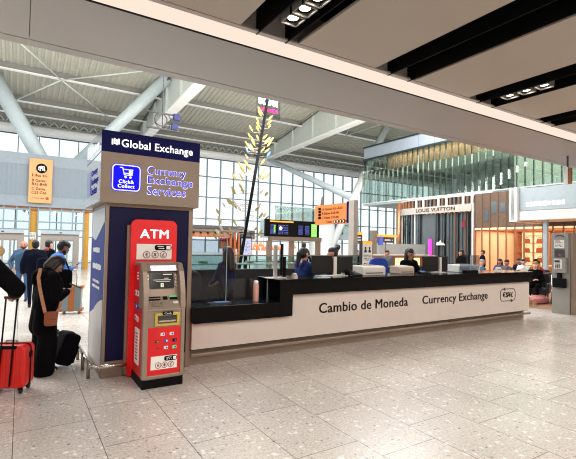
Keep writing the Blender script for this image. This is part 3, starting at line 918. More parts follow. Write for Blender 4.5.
MB().box(3.2, 9.7, 5.88, 5.93, 0.0, 1.05).box(1.90, 3.17, 5.70, 5.72, 0, 0.745).build('back_panel', 'charcoal', ec)
def fas(s_, x0, x1, z0, h, bold):
    text('lettering', s_, (x0, 5.32, z0), x1-x0, h, 'dark_letter', ec, bold=bold)
fas('Cambio de Moneda', 3.915, 5.87, 0.552, 0.158, 0.014)
fas('Currency Exchange', 6.25, 8.24, 0.510, 0.20, 0.014)
# badge: rounded arrows around the four currency marks
bx0, bx1, bz0, bz1 = 8.69, 9.25, 0.475, 0.73
pts = rounded(bx0, bx1, bz0, bz1, 0.09, 6)
rb = MB(); q = [V((p[0], 5.318, p[1])) for p in pts]; q.append(q[0])
for a, b in zip(q, q[1:]):
    m_ = (a+b)/2
    rb.tube(a, b, 0.008, 0.008, 6)
rb.prism([(bx0+0.17, bz1-0.035), (bx0+0.17, bz1+0.035), (bx0+0.09, bz1)], 5.31, 5.32, 'Y')
rb.prism([(bx1-0.17, bz0-0.035), (bx1-0.17, bz0+0.035), (bx1-0.09, bz0)], 5.31, 5.32, 'Y')
rb.build('arrow_ring', 'dark_letter', ec)
text('badge_marks', '\u20ac$\u00a5\u00a3', (8.78, 5.32, 0.535), 0.38, 0.135, 'dark_letter', ec, bold=0.02)
# glass screens on the low desk
for i, (a, b, zt) in enumerate(((1.93, 2.49, 1.66), (2.505, 3.16, 1.10))):
    g = MB().box(a, b, 5.60, 5.612, 0.775, zt).build('glass_screen', 'screen_glass', ec)
    MB().box(b-0.005, b, 5.598, 5.614, 0.775, zt).build('glass_edge', 'glass_edge', g)
pt = MB()
pt.box(1.95, 9.75, 6.95, 7.0, 0, 1.12)
bp2 = thing('back_partition', 'low charcoal partition closing the exchange desk at the back', 'partition', (5.8, 6.95, 0))
bpn = pt.build('panel', 'charcoal', bp2)
MB().box(1.93, 9.77, 6.93, 7.02, 1.12, 1.145).build('capping', 'dark_grey', bp2)

# ------------------------------------------------------------------ things on and behind the counter
def monitor(label, x0, x1, y, z0, z1, stand_x, z_base=1.09, rz=0.0, behind=False):
    cx = (x0+x1)/2
    t = thing('monitor', label, 'monitor', (cx, y, z_base), rz, None)
    w = x1-x0
    MB().box(-w/2, w/2, 0, 0.03, z0-z_base, z1-z_base).build('housing', 'screen_case', t, bevel=0.006, local=True)
    MB().box(-w/2+0.012, w/2-0.012, 0.03, 0.033, z0-z_base+0.015, z1-z_base-0.012).build('screen', 'screen', t, local=True)
    sx = stand_x-cx
    MB().box(sx-0.03, sx+0.03, 0.035 if behind else -0.03, 0.06 if behind else 0.0, 0.01, (z1-z_base)*(0.6 if behind else 0.95)).build('stand', 'printer', t, local=True)
    MB().box(sx-0.11, sx+0.11, -0.08, 0.12, 0, 0.012).build('base', 'printer', t, local=True)
    return t
monitor('dark grey monitor back nearest the ponytailed clerk in blue', 3.985, 4.40, 5.62, 1.14, 1.43, 4.44)
monitor('dark grey monitor back standing right of the pale upright stand', 4.485, 4.86, 5.64, 1.14, 1.42, 4.68, behind=True)
monitor('wide dark monitor back standing in front of the clerk with glasses', 6.72, 7.46, 5.70, 1.13, 1.42, 7.20)
t = thing('monitor', 'thin black monitor seen edge on above the counter step', 'monitor', (3.42, 5.62, 1.09), math.radians(57))
MB().box(-0.27, 0.27, -0.012, 0.02, 0.06, 0.52).build('housing', 'black', t, local=True, bevel=0.004)
MB().box(-0.04, 0.04, -0.06, -0.012, 0.0, 0.32).build('stand', 'black', t, local=True)
t = thing('customer_display', 'pale post on a white tray at the counter step', 'display stand', (3.28, 5.56, 1.09))
MB().box(-0.16, 0.15, -0.07, 0.1, 0, 0.012).build('base', 'printer', t, local=True)
MB().box(-0.035, 0.02, 0.0, 0.03, 0.012, 0.50).build('post', 'printer', t, local=True)
t = thing('card_terminal', 'small pale dome device beside the post at the counter step', 'terminal', (3.52, 5.42, 1.09))
MB().lathe([(0.0, 0.07), (0.03, 0.068), (0.05, 0.05), (0.055, 0.0)], n=16).build('body', 'beige_plastic', t, local=True)
MB().lathe([(0.0, 0.085), (0.03, 0.08), (0.035, 0.068), (0, 0.068)], n=12).build('head', 'white', t, local=True)
def boxmachine(name, label, cat, x0, x1, y0, y1, h, mt, slot):
    t = thing(name, label, cat, ((x0+x1)/2, y0, 1.09))
    w = (x1-x0)/2; d = y1-y0
    MB().prism([(0, 0), (d, 0), (d, h), (d*0.15, h), (0, h*0.8)], -w, w, 'X').build('housing', mt, t, bevel=0.012, local=True)
    MB().box(-w*0.75, w*0.75, -0.006, 0.0, h*0.2, h*0.3).build('slot', 'dark_grey', t, local=True)
    MB().box(-w*0.5, w*0.5, d*0.3, d*0.8, h, h+0.012).build('lid', slot, t, local=True)
    return t
boxmachine('printer', 'cream box printer in front of the blue chair back', 'printer', 5.02, 5.56, 5.56, 5.86, 0.16, 'printer', 'beige_plastic')
boxmachine('printer', 'beige box printer beside the clerk with glasses', 'printer', 6.02, 6.42, 5.66, 5.92, 0.14, 'beige_plastic', 'printer')
boxmachine('note_counter', 'long white banknote counter near the right end of the counter', 'machine', 7.72, 8.44, 5.62, 5.92, 0.15, 'white', 'printer')
t = thing('telephone', 'black desk telephone with handset beside the cream printer', 'telephone', (4.82, 5.45, 1.09))
MB().prism([(0, 0), (0.2, 0), (0.2, 0.07), (0, 0.03)], -0.13, 0.1, 'X').build('base', 'black', t, local=True, bevel=0.006)
MB().path([(-0.1, 0.02, 0.05), (-0.1, 0.06, 0.075), (-0.1, 0.16, 0.095), (-0.1, 0.2, 0.085)], 0.02, 8).build('handset', 'dark_grey', t, local=True)
mb = MB()
for i in range(3):
    for j in range(3): mb.box(-0.02+0.03*i, 0.0+0.03*i, 0.05+0.04*j, 0.075+0.04*j, 0.045+0.014*j, 0.055+0.014*j)
mb.build('keys', 'grey_metal', t, local=True)
t = thing('card_terminal', 'flat black card reader between the beige printer and the wide monitor', 'terminal', (6.55, 5.45, 1.09))
MB().prism([(0, 0), (0.16, 0), (0.16, 0.05), (0, 0.02)], -0.1, 0.1, 'X').build('body', 'black', t, local=True, bevel=0.004)
MB().prism([(0.09, 0.035), (0.15, 0.052), (0.15, 0.056), (0.09, 0.039)], -0.06, 0.06, 'X').build('screen', 'glow_blue', t, local=True)
t = thing('leaflet_holder', 'clear acrylic stand on a black foot before the white banknote counter', 'stand', (7.92, 5.45, 1.09))
MB().box(-0.2, 0.2, 0.0, 0.1, 0, 0.05).build('foot', 'black', t, local=True, bevel=0.006)
MB().box(-0.35, 0.3, 0.04, 0.046, 0.05, 0.36).build('screen', 'screen_glass', t, local=True)
MB().box(-0.01, 0.0, 0.035, 0.05, 0.05, 0.36).build('seam', 'glass_edge', t, local=True)
t = thing('tent_card', 'small white folded card standing near the counter end', 'card', (9.0, 5.52, 1.09))
MB().prism([(0, 0), (0.08, 0), (0.042, 0.1), (0.038, 0.1)], -0.09, 0.09, 'X').build('card', 'paper', t, local=True)
MB().box(-0.06, 0.06, 0.012, 0.016, 0.03, 0.05).build('print', 'pinkred', t, local=True)
t = thing('paper_stack', 'low stack of white papers on the worktop before the ponytailed clerk', 'papers', (4.05, 5.42, 1.09))
for i in range(3):
    MB().obox((0.02*i, 0.02*i, 0.006+0.011*i), (0.21, 0.15, 0.01), Matrix.Rotation(0.2*i-0.2, 3, 'Z')).build('sheet', ['paper', 'cloth_lightblue', 'paper'][i], t, local=True)
t = thing('computer_mouse', 'dark computer mouse left of the black telephone', 'mouse', (4.6, 5.36, 1.09))
MB().sphere((0, 0, 0.012), (0.03, 0.05, 0.02)).build('body', 'black', t, local=True)
MB().box(-0.002, 0.002, 0.0, 0.045, 0.028, 0.033).build('wheel', 'grey_metal', t, local=True)
t = thing('drink_bottle', 'pale pink insulated drink bottle on the low desk', 'bottle', (2.90, 5.48, 0.775))
MB().lathe([(0, 0), (0.04, 0), (0.042, 0.01), (0.042, 0.22), (0.036, 0.25), (0.03, 0.255), (0, 0.255)]).build('body', 'bottle_pink', t, local=True)
MB().lathe([(0.03, 0.255), (0.034, 0.258), (0.034, 0.29), (0.02, 0.298), (0, 0.298)]).build('cap', 'white', t, local=True)
t = thing('document_tray', 'dark tray with a few papers on the low desk under the glass', 'tray', (2.35, 5.5, 0.775))
MB().box(-0.16, 0.16, -0.06, 0.06, 0, 0.014).build('tray', 'dark_grey', t, local=True)
MB().obox((0.02, 0, 0.018), (0.2, 0.09, 0.006), Matrix.Rotation(0.1, 3, 'Z')).build('paper', 'cloth_lightblue', t, local=True)
# desk chairs
def desk_chair(label, loc, rz, mt, top):
    t = thing('desk_chair', label, 'chair', loc, rz)
    MB().prism(rounded(-0.24, 0.24, -0.22, 0.24, 0.1), 0.50, 0.58, 'Z').build('seat', mt, t, local=True, bevel=0.02)
    MB().prism(rounded(-0.23, 0.23, 0.66, top, 0.16, 8), -0.30, -0.23, 'Y').build('backrest', mt, t, local=True, bevel=0.025)
    MB().box(-0.03, 0.03, -0.28, -0.1, 0.46, 0.50).box(-0.03, 0.03, -0.32, -0.29, 0.46, 0.8).build('back_bracket', 'black', t, local=True)
    MB().tube((0, 0, 0.1), (0, 0, 0.5), 0.03, 0.025).build('column', 'black', t, local=True)
    for k in range(5):
        a = 2*PI*k/5
        lg_ = MB().tube((0, 0, 0.11), (0.28*math.cos(a), 0.28*math.sin(a), 0.075), 0.025, 0.018, 8).build('leg', 'black', t, local=True)
        MB().sphere((0.28*math.cos(a), 0.28*math.sin(a), 0.032), 0.032, 0, 10, 8).build('caster', 'rubber', lg_, local=True)
    for s_ in (-1, 1):
        MB().path([(s_*0.25, 0.1, 0.54), (s_*0.29, 0.1, 0.72), (s_*0.29, -0.12, 0.74)], 0.018, 8).build('armrest', 'black', t, local=True)
    return t
desk_chair('black desk chair with rounded back behind the glass of the low desk', (2.36, 6.28, 0), math.radians(200), 'charcoal', 1.16)
desk_chair('bright blue rounded chair back behind the cream printer', (6.32, 6.32, 0), math.radians(170), 'cloth_blue', 1.36)

# ------------------------------------------------------------------ information totem at the right
ic = thing('information_totem', 'grey metal column with a notice, a keypad box and a black box on its face', 'totem', (11.6, 5.45, 0))
MB().box(11.5, 11.78, 5.245, 5.665, 0, 2.02).build('column', 'grey_metal', ic, bevel=0.006)
MB().box(11.52, 11.75, 5.175, 5.235, 0, 2.02).build('side_strip', 'bronze', ic)
MB().box(11.52, 11.75, 5.235, 5.245, 0, 2.02).build('groove', 'black', ic)
MB().box(11.47, 11.5, 5.26, 5.66, 1.39, 2.0).build('head_frame', 'grey_metal', ic, bevel=0.01)
hd = MB(); hd.path([(11.465, 5.56, 1.915), (11.465, 5.53, 1.945), (11.465, 5.46, 1.96), (11.465, 5.39, 1.945), (11.465, 5.36, 1.915)], 0.012, 8)
hd.build('handle', 'dark_grey', ic)
pp = MB().box(11.462, 11.47, 5.35, 5.58, 1.64, 1.845).build('notice', 'paper', ic)
MB().box(11.458, 11.462, 5.44, 5.56, 1.805, 1.83).build('red_line', 'cloth_red', pp)
mb = MB(); strokes(mb, (11.462, 5.56, 1.66), 0.18, 0.13, 4, LEFT, seed=21); mb.build('print', 'dark_grey', pp)
dk = MB().box(11.462, 11.47, 5.34, 5.575, 1.415, 1.61).build('screen', 'black_gloss', ic)
MB().box(11.456, 11.462, 5.42, 5.48, 1.44, 1.485).build('red_mark', 'pinkred', dk)
MB().box(11.456, 11.462, 5.37, 5.55, 1.53, 1.545).build('line', 'dark_letter', dk)
tb = MB().box(11.40, 11.5, 5.30, 5.60, 1.02, 1.385).build('keypad_box', 'grey_metal', ic, bevel=0.01)
MB().box(11.394, 11.40, 5.37, 5.56, 1.12, 1.36).build('plate', 'printer', tb)
MB().box(11.388, 11.394, 5.42, 5.54, 1.28, 1.335).build('display', 'dark_grey', tb)
mb = MB()
for i in range(3):
    for j in range(4): mb.box(11.388, 11.394, 5.42+0.04*i, 5.447+0.04*i, 1.14+0.03*j, 1.158+0.03*j)
mb.build('keys', 'black', tb)
MB().box(11.42, 11.5, 5.42, 5.5, 0.86, 1.03).build('bracket', 'black', ic)
MB().box(11.40, 11.5, 5.31, 5.60, 0.655, 0.885).build('black_box', 'black', ic, bevel=0.01)
t = thing('hanging_blade_sign', 'small brown and white blade hanging from the ceiling at the right', 'sign', (14.2, 6.5, 4.0))
MB().box(14.18, 14.24, 6.42, 6.55, 3.62, 4.12).build('blade', 'wood', t)
MB().box(14.165, 14.18, 6.5, 6.62, 3.62, 4.14).build('edge', 'white', t)
MB().box(14.19, 14.23, 6.5, 6.54, 4.1, 4.5).build('hanger', 'dark_grey', t)

# ------------------------------------------------------------------ rounded shop at the right
LX = 19.5
def arc(r, n=10):
    cx, cy = LX+1.8, 17.5
    return [(cx - r*math.sin(PI/2*(1-k/n)), cy + r*math.cos(PI/2*(1-k/n))) for k in range(n+1)]
def outline(off, y0=13.4, n=10):
    return [(LX-off, y0)] + arc(1.8+off, n) + [(LX+6, 19.3+off)]
sh = thing('rounded_shop', 'rounded shop front with grey mirror slats and a white curved name band', 'shop', (LX, 15, 0))
def wall_along(pts, z0, z1, th, mt, nm, parent):
    poly = list(pts)
    inner = [(p[0]+th, p[1]-(th if i > 1 else 0)) for i, p in enumerate(pts)][::-1]
    return MB().prism(poly+inner, z0, z1, 'Z').build(nm, mt, parent)
wall_along(outline(0.0), 4.31, 4.36, 0.5, 'lv_white', 'top_rim', sh)
wall_along(outline(0.06), 3.5, 3.88, 0.12, 'lv_band', 'name_band', sh)
wall_along(outline(-0.12), 0.0, 3.5, 0.05, 'lv_grey', 'glass_wall', sh)
wall_along(outline(-0.25), 3.88, 4.31, 0.1, 'crown_brown', 'crown_back', sh)
MB().prism([(LX+0.3, 13.4), (LX+0.3, 17.5), (LX+6, 19), (LX+6, 13.4)], 4.2, 4.28, 'Z').build('roof', 'lv_brown', sh)
# vertical slats: along the straight part then round the corner
def walk(off, step_, y0=13.45):
    pts = outline(off, y0); out = []; carry = 0
    for a, b in zip(pts, pts[1:]):
        a, b = V(a), V(b); d = (b-a).length; s_ = carry
        while s_ < d:
            out.append((a+(b-a)*(s_/d), (b-a).normalized())); s_ += step_
        carry = s_-d
    return out
cm = MB()
for i, (p, d) in enumerate(walk(0.0, 0.26)):
    if i > 36: break
    rot = Matrix((V((d.x, d.y, 0)), V((-d.y, d.x, 0)), V((0, 0, 1)))).transposed()
    cm.obox((p.x, p.y, 4.08), (0.10, 0.10, 0.43), rot, [0, 3, 0, 3, 1, 3][i % 6] if i < 15 else 2)
cm.build('crown_cladding', ['lv_white', 'mirror_grey', 'lv_gold', 'lv_brown'], sh)
rnd = random.Random(4)
sm_ = MB()
for i, (p, d) in enumerate(walk(-0.06, 0.21)):
    if i > 44: break
    rot = Matrix((V((d.x, d.y, 0)), V((-d.y, d.x, 0)), V((0, 0, 1)))).transposed()
    if i in (12, 13, 14, 15): continue
    mt = rnd.choice([0, 3, 0, 2, 3, 2] if i > 15 else [2, 0, 1, 4, 2, 3])
    sm_.obox((p.x, p.y, 1.75), (rnd.choice((0.04, 0.06, 0.09)), 0.08, 3.5), rot, mt)
sm_.build('slatted_screen', ['mirror_grey', 'lv_grey', 'black_gloss', 'lv_white', 'lv_brown'], sh)
MB().tube((LX+0.33, 18.75, 0), (LX+0.33, 18.75, 4.3), 0.16, 0.16, 14).build('corner_post', 'lv_gold', sh)
MB().box(LX-0.06, LX+0.06, 13.34, 13.44, 0, 3.9).build('end_post', 'lv_white', sh)
mb = MB()
y = 13.6
while y < 16.6:
    mb.sphere((LX-0.02, y, 3.47), 0.025, 0, 8, 6); y += 0.3
mb.build('band_lights', 'glow_orange', sh)
text('lettering', 'LOUIS VUITTON', (LX-0.06, 17.05, 3.60), 2.62, 0.20, 'lv_name', sh, face=LEFT, depth=0.02, bold=0.01)
nl = MB().box(LX-0.12, LX-0.03, 15.95, 16.12, 0.9, 2.06).build('neon_strip', 'pink_glow', sh)
MB().prism([(15.65, 1.72), (15.05, 1.72), (15.15, 1.86), (15.28, 1.86), (15.35, 2.02), (15.45, 1.9), (15.58, 1.9)], LX-0.05, LX-0.03, 'X').build('window_motif', 'lv_white', sh)
MB().prism([(14.0, 2.7), (13.85, 2.7), (13.82, 2.95), (13.9, 3.1), (13.98, 2.95)], LX-0.05, LX-0.03, 'X').build('red_motif', 'cloth_red', sh)
# right-hand part: wooden fascia above an open glowing interior
sw = thing('glowing_shop', 'open shop glowing orange behind thin copper slats under a wooden fascia', 'shop', (LX, 10, 0))
y = 13.3
rnd = random.Random(9)
fb_, sl_, mi_, gr_ = MB(), MB(), MB(), MB()
while y > 6.6:
    fb_.box(LX, LX+0.05, y-0.41, y-0.01, 2.62, 4.34)
    sl_.box(LX-0.08, LX, y-0.03, y+0.02, 0, 2.64); gr_.box(LX-0.012, LX+0.01, y-0.03, y+0.015, 2.62, 4.34)
    if rnd.random() < 0.45:
        z = rnd.uniform(2.8, 3.8)
        mi_.box(LX-0.012, LX, y-0.34, y-0.08, z, z+rnd.uniform(0.2, 0.6))
    y -= 0.42
fb_.build('wooden_fascia', 'lv_brown', sw)
sl_.build('slatted_screen', 'lv_slat', sw)
gr_.build('fascia_battens', 'crown_brown', sw)
mi_.build('mirror_tiling', 'mirror_grey', sw)
MB().box(LX, LX+4.2, 6.5, 13.35, 2.55, 2.64).build('inner_ceiling', 'orange_wall', sw)
MB().box(LX-0.03, LX, 6.5, 13.35, 2.52, 2.60).build('light_line', 'orange_glow', sw)
bw = MB().box(LX+4.0, LX+4.1, 6.0, 13.5, 0, 2.6).build('back_wall', 'orange_wall', sw)
MB().box(LX+0.2, LX+4.0, 13.35, 13.4, 0, 2.6).build('side_wall', 'orange_wall', sw)
MB().box(LX+0.2, LX+4.2, 6.0, 13.4, 0, 0.02).build('floor_mat', 'lounge_floor', sw)
for (y0, y1, z0) in ((11.7, 13.1, 0.9), (9.9, 11.3, 0.8), (8.2, 9.6, 0.9), (6.7, 7.9, 0.8)):
    for z in (z0, z0+0.5, z0+1.0, z0+1.4):
        MB().box(LX+3.6, LX+4.0, y0, y1, z, z+0.03).build('shelf', 'wood', sw)
    MB().box(LX+3.97, LX+4.0, y0, y1, z0-0.5, z0+1.6).build('lit_panel', 'orange_glow', sw)
for yy in (13.2, 11.5, 9.75, 8.05):
    MB().box(LX+3.55, LX+4.0, yy-0.05, yy+0.05, 0, 2.55).build('upright', 'wood', sw)
MB().box(LX+3.5, LX+4.0, 6.6, 13.3, 0.02, 0.35).build('cupboard', 'wood', sw)
def goods(nm, label, mk, spots, grp):
    first = None
    for i, (x, y, z, s_) in enumerate(spots):
        if first is None:
            o = first = mk()
        else:
            o = copy_tree(first)
        o.location = (x, y, z); o.scale = (s_, s_, s_)
        tag(o, label, 'handbag', grp)
def mk_bag():
    t = thing('handbag', '', 'handbag')
    MB().prism([(-0.17, 0), (0.17, 0), (0.13, 0.22), (-0.13, 0.22)], -0.06, 0.06, 'X').build('body', 'leather_tan', t, local=True, bevel=0.01)
    MB().torus((0, 0, 0.22), 0.08, 0.012, Matrix.Rotation(PI/2, 3, 'Y'), 0, 16, 6).build('handle', 'wood', t, local=True)
    return t
sp_ = []
for (y0, y1, z0) in ((11.7, 13.1, 0.9), (9.9, 11.3, 0.8), (8.2, 9.6, 0.9)):
    for z in (z0+0.03, z0+0.53, z0+1.03):
        for q in (0.25, 0.75):
            sp_.append((LX+3.78, y0+(y1-y0)*q, z, random.uniform(0.85, 1.15)))
goods('handbag', 'small tan handbag on a lit shelf inside the glowing orange shop', mk_bag, sp_, 'handbags on the lit shop shelves')
tb = thing('display_table', 'low wooden display table inside the glowing orange shop', 'table', (LX+1.8, 10.6, 0))
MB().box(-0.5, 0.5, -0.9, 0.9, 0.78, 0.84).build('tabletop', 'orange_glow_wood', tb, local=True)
for sx in (-1, 1):
    for sy in (-1, 1): MB().box(sx*0.44-0.03, sx*0.44+0.03, sy*0.84-0.03, sy*0.84+0.03, 0, 0.78).build('leg', 'wood', tb, local=True)
# white canopy in front
cp = thing('shop_canopy', 'pale box canopy with faint white lettering above the shop seats', 'canopy', (17.6, 8.5, 2.8))
MB().box(17.5, 19.3, 5.0, 9.86, 3.17, 4.1).build('panel', 'canopy', cp)
MB().box(17.46, 19.3, 5.0, 9.86, 2.78, 3.15).build('lower_lip', 'white', cp)
MB().box(17.47, 17.5, 5.0, 9.86, 3.14, 3.18).build('groove', 'grey_metal', cp)
MB().box(17.3, 19.3, 9.88, 10.0, 2.72, 4.16).box(17.3, 19.3, 10.12, 10.2, 2.72, 4.16).box(17.3, 19.3, 10.0, 10.12, 2.72, 2.8).build('return_frame', 'white', cp)
mb = MB(); strokes(mb, (17.5, 9.62, 3.24), 1.5, 0.36, 1, LEFT, depth=0.012, seed=33, density=0.95)
mb.build('lettering', 'white_letter', cp)
for y in (6.2, 8.9):
    MB().box(17.7, 17.85, y, y+0.15, 0, 2.78).build('post', 'canopy', cp)

# ------------------------------------------------------------------ signs and shops in the hall
os_ = thing('wayfinding_sign', 'wide orange direction sign fixed to a grey post above the screens', 'sign', (9.27, 10.8, 0))
MB().box(9.24, 9.30, 11.02, 12.9, 2.345, 3.055).build('board', 'orange_sign', os_, bevel=0.01)
MB().box(9.2, 9.36, 10.93, 11.03, 2.36, 3.08).build('end_cap', 'navy', os_)
MB().box(9.2, 9.38, 10.66, 10.92, 0, 3.1).build('post', 'post_light', os_)
for s_, z, w in (('A Gates A1-A23', 2.85, 1.15), ('B Gates B32-48', 2.70, 0.95), ('C Gates C52-66', 2.55, 0.95)):
    text('lettering', s_, (9.24, 12.45, z), w, 0.09, 'brown_letter', os_, face=LEFT, bold=0.015)
text('lettering', 'Toilets', (9.24, 12.2, 2.40), 0.35, 0.08, 'brown_letter', os_, face=LEFT, bold=0.01)
mb = MB()
for i in range(4): mb.prism(rounded(12.52, 12.68, 2.55+0.11*i, 2.64+0.11*i, 0.02, 3), 9.23, 9.24, 'X')
for i in range(4): mb.tube((9.23, 11.72-0.17*i, 2.43), (9.24, 11.72-0.17*i, 2.43), 0.07, 0.07, 14)
mb.prism([(11.12, 2.40), (11.12, 2.47), (11.05, 2.435)], 9.23, 9.24, 'X')
mb.build('pictograms', 'black', os_)
mb = MB()
for i in range(4): mb.box(9.222, 9.23, 11.70-0.17*i, 11.74-0.17*i, 2.39, 2.47)
mb.build('pictogram_marks', 'paper', os_)
fd = thing('departure_board', 'bank of black flight information screens on a bronze frame', 'screen', (9.0, 14, 0))
MB().box(7.92, 10.25, 14.0, 14.1, 1.9, 2.54).build('housing', 'black', fd)
MB().box(7.76, 7.90, 13.98, 14.1, 1.9, 2.56).build('end_panel', 'black', fd)
MB().box(7.95, 10.35, 13.95, 14.15, 1.74, 1.9).build('beam', 'bronze', fd)
for x in (7.92, 8.92, 10.2): MB().box(x, x+0.14, 14.0, 14.2, 0, 1.74).build('post', 'bronze', fd)
MB().box(7.95, 9.0, 13.99, 14.0, 2.45, 2.50).build('heading', 'glow_orange', fd)
for i, (x0, x1) in enumerate(((7.95, 8.22), (8.30, 8.78), (9.22, 9.46), (9.54, 9.78))):
    s_ = MB().box(x0, x1, 13.992, 14.0, 1.96, 2.40).build('screen', 'screen', fd)
    mb = MB(); strokes(mb, (x0+0.01, 13.992, 1.98), x1-x0-0.03, 0.38, 9 if i != 1 else 6, seed=40+i, density=0.9); mb.build('screen_text', 'glow_blue', s_)
MB().tube((8.42, 13.985, 2.22), (8.42, 13.992, 2.22), 0.07, 0.07, 16).build('clock_face', 'glow_white', fd)
MB().box(8.12, 8.18, 13.986, 13.992, 2.05, 2.33).build('green_bar', 'glow_green', fd)
g = MB().box(9.86, 10.12, 13.985, 14.0, 1.92, 2.44).build('green_notice', 'glow_green', fd)
mb = MB(); strokes(mb, (9.89, 13.985, 1.96), 0.2, 0.44, 5, seed=50); mb.build('print', 'white', g)
# toilets totem
tt = thing('toilet_totem', 'slim white toilet sign board with an orange top standing behind the counter', 'sign', (9.2, 10, 0))
MB().box(8.97, 9.42, 10.0, 10.12, 0, 1.76).build('body', 'charcoal', tt)
MB().box(9.0, 9.39, 9.985, 10.0, 0.5, 1.66).build('panel', 'paper', tt)
MB().box(9.0, 9.39, 9.983, 10.0, 1.66, 1.75).build('top_band', 'glow_orange', tt)
mb = MB()
for cx in (9.11, 9.28):
    mb.tube((cx, 9.98, 1.54), (cx, 9.985, 1.54), 0.035, 0.035, 12); mb.prism([(cx-0.06, 1.40), (cx+0.06, 1.40), (cx+0.03, 1.5), (cx-0.03, 1.5)], 9.98, 9.985, 'Y')
strokes(mb, (9.03, 9.985, 1.14), 0.33, 0.2, 4, seed=61)
mb.torus((9.1, 9.983, 1.02), 0.05, 0.015, Matrix.Rotation(PI/2, 3, 'X'), 0, 16, 6)
strokes(mb, (9.18, 9.985, 0.95), 0.18, 0.14, 3, seed=62)
mb.build('pictograms', 'dark_letter', tt)
tag(MB().box(14.18, 14.4, 15, 15.25, 0, 2.35).build('pillar', 'post'), 'brown grey pillar right behind the toilet sign board', 'pillar')
# hanging shop signs
h1 = thing('shop_sign', 'dark shop sign under an orange strip beside the grey sign post', 'sign', (11.4, 13, 1.7))
MB().box(11.1, 11.68, 13, 13.1, 1.72, 2.05).build('board', 'bar_dark', h1)
MB().box(11.1, 11.68, 12.99, 13.1, 2.05, 2.16).build('orange_strip', 'glow_orange', h1)
mb = MB(); strokes(mb, (11.15, 13.0, 1.78), 0.45, 0.22, 2, seed=70, density=0.9); mb.build('lettering', 'white', h1)
MB().box(11.3, 11.36, 13.04, 13.08, 0, 1.72).build('post', 'post', h1)
h2 = thing('shop_sign', 'wide hanging shop sign with a blue screen and orange strip', 'sign', (15.1, 15, 1.7))
MB().box(14.83, 15.55, 15, 15.1, 1.78, 2.05).build('board', 'bar_dark', h2)
MB().box(14.5, 15.75, 14.99, 15.1, 2.05, 2.17).build('orange_strip', 'glow_orange', h2)
MB().box(14.56, 14.80, 14.98, 15.08, 1.66, 2.08).build('screen', 'glow_blue', h2)
mb = MB(); strokes(mb, (14.9, 15.0, 1.84), 0.55, 0.14, 1, seed=71, density=0.95); mb.build('lettering', 'white', h2)
MB().box(15.0, 15.06, 15.04, 15.08, 0, 1.78).build('post', 'post', h2)
# cafe counter behind the staff
cc = thing('cafe_counter', 'long lit wooden cafe counter behind the blue chair back', 'counter', (12.5, 12, 0))
MB().box(10.9, 14.8, 12, 12.6, 0, 1.22).build('front', 'wood', cc)
MB().box(10.85, 14.85, 11.95, 12.65, 1.22, 1.27).build('worktop', 'beige_plastic', cc)
MB().box(11.1, 12.1, 11.98, 12.0, 0.85, 1.16).build('lit_panel', 'orange_glow', cc)
MB().box(12.5, 13.9, 11.98, 12.0, 0.85, 1.16).build('lit_panel', 'orange_glow', cc)
struct(MB().box(15.55, 19.0, 16.0, 16.2, 0, 1.75).build('wall_cafe', 'wall_pale'), 'low grey shop wall left of the rounded shop')
struct(MB().box(14.0, 21.2, 23.9, 26.0, 2.05, 2.4).build('floor_bridge', 'canopy'), 'white edge of the walkway below the far glass wall')
struct(MB().box(14.0, 21.2, 24.0, 24.03, 2.4, 4.1).build('window_%d' % (WN+50), 'green_glass'), 'pale glass balustrade of the far walkway')
struct(MB().box(14.0, 21.2, 23.97, 24.06, 4.1, 4.16).box(14.0, 21.2, 25.9, 26.0, 2.4, 3.3).build('trim_8', 'canopy'), 'handrail and upstand of the far walkway')
# glass display counter of the bar, along the back of the exchange desk
gd = thing('display_counter', 'long glass fronted food display counter with a white ledge', 'display counter', (6, 10, 0))
MB().box(2.9, 9.2, 10.3, 10.9, 0, 0.78).build('base', 'teal_counter', gd)
MB().box(2.9, 9.2, 10.2, 10.95, 0.78, 0.84).build('ledge', 'white', gd)
MB().box(2.9, 9.2, 10.3, 10.31, 0.84, 1.28).build('glass_front', 'teal_glass', gd)
MB().box(2.9, 9.2, 10.3, 10.7, 1.28, 1.30).build('glass_top', 'teal_glass', gd)
MB().box(2.9, 9.2, 10.32, 10.9, 1.04, 1.06).build('shelf', 'glass_edge', gd)
MB().box(2.9, 9.2, 10.29, 10.31, 1.27, 1.30).build('top_rail', 'steel', gd)
rnd = random.Random(17); x = 3.1; proto = {}
def mk_tray(c):
    t = thing('food_tray', '', 'tray')
    MB().box(-0.13, 0.13, -0.12, 0.12, 0, 0.015).build('tray', 'white', t, local=True)
    MB().prism(rounded(-0.11, 0.11, -0.1, 0.1, 0.04, 3), 0.015, 0.07, 'Z').build('food', c, t, local=True, bevel=0.02)
    return t
cols = ['gold', 'leather_tan', 'cloth_pink', 'leaf_pale', 'glow_green_matte']
lbl = {'gold': 'yellow', 'leather_tan': 'brown', 'cloth_pink': 'pink', 'leaf_pale': 'cream', 'glow_green_matte': 'green'}
while x < 9.0:
    c = rnd.choice(cols)
    if c in proto: o = copy_tree(proto[c])
    else: o = proto[c] = mk_tray(c)
    o.location = (x, 10.6, 0.842 if rnd.random() < 0.5 else 1.062)
    tag(o, 'white tray of %s food in the long glass display counter' % lbl[c], 'tray', '%s food trays in the glass counter' % lbl[c])
    x += rnd.uniform(0.32, 0.6)
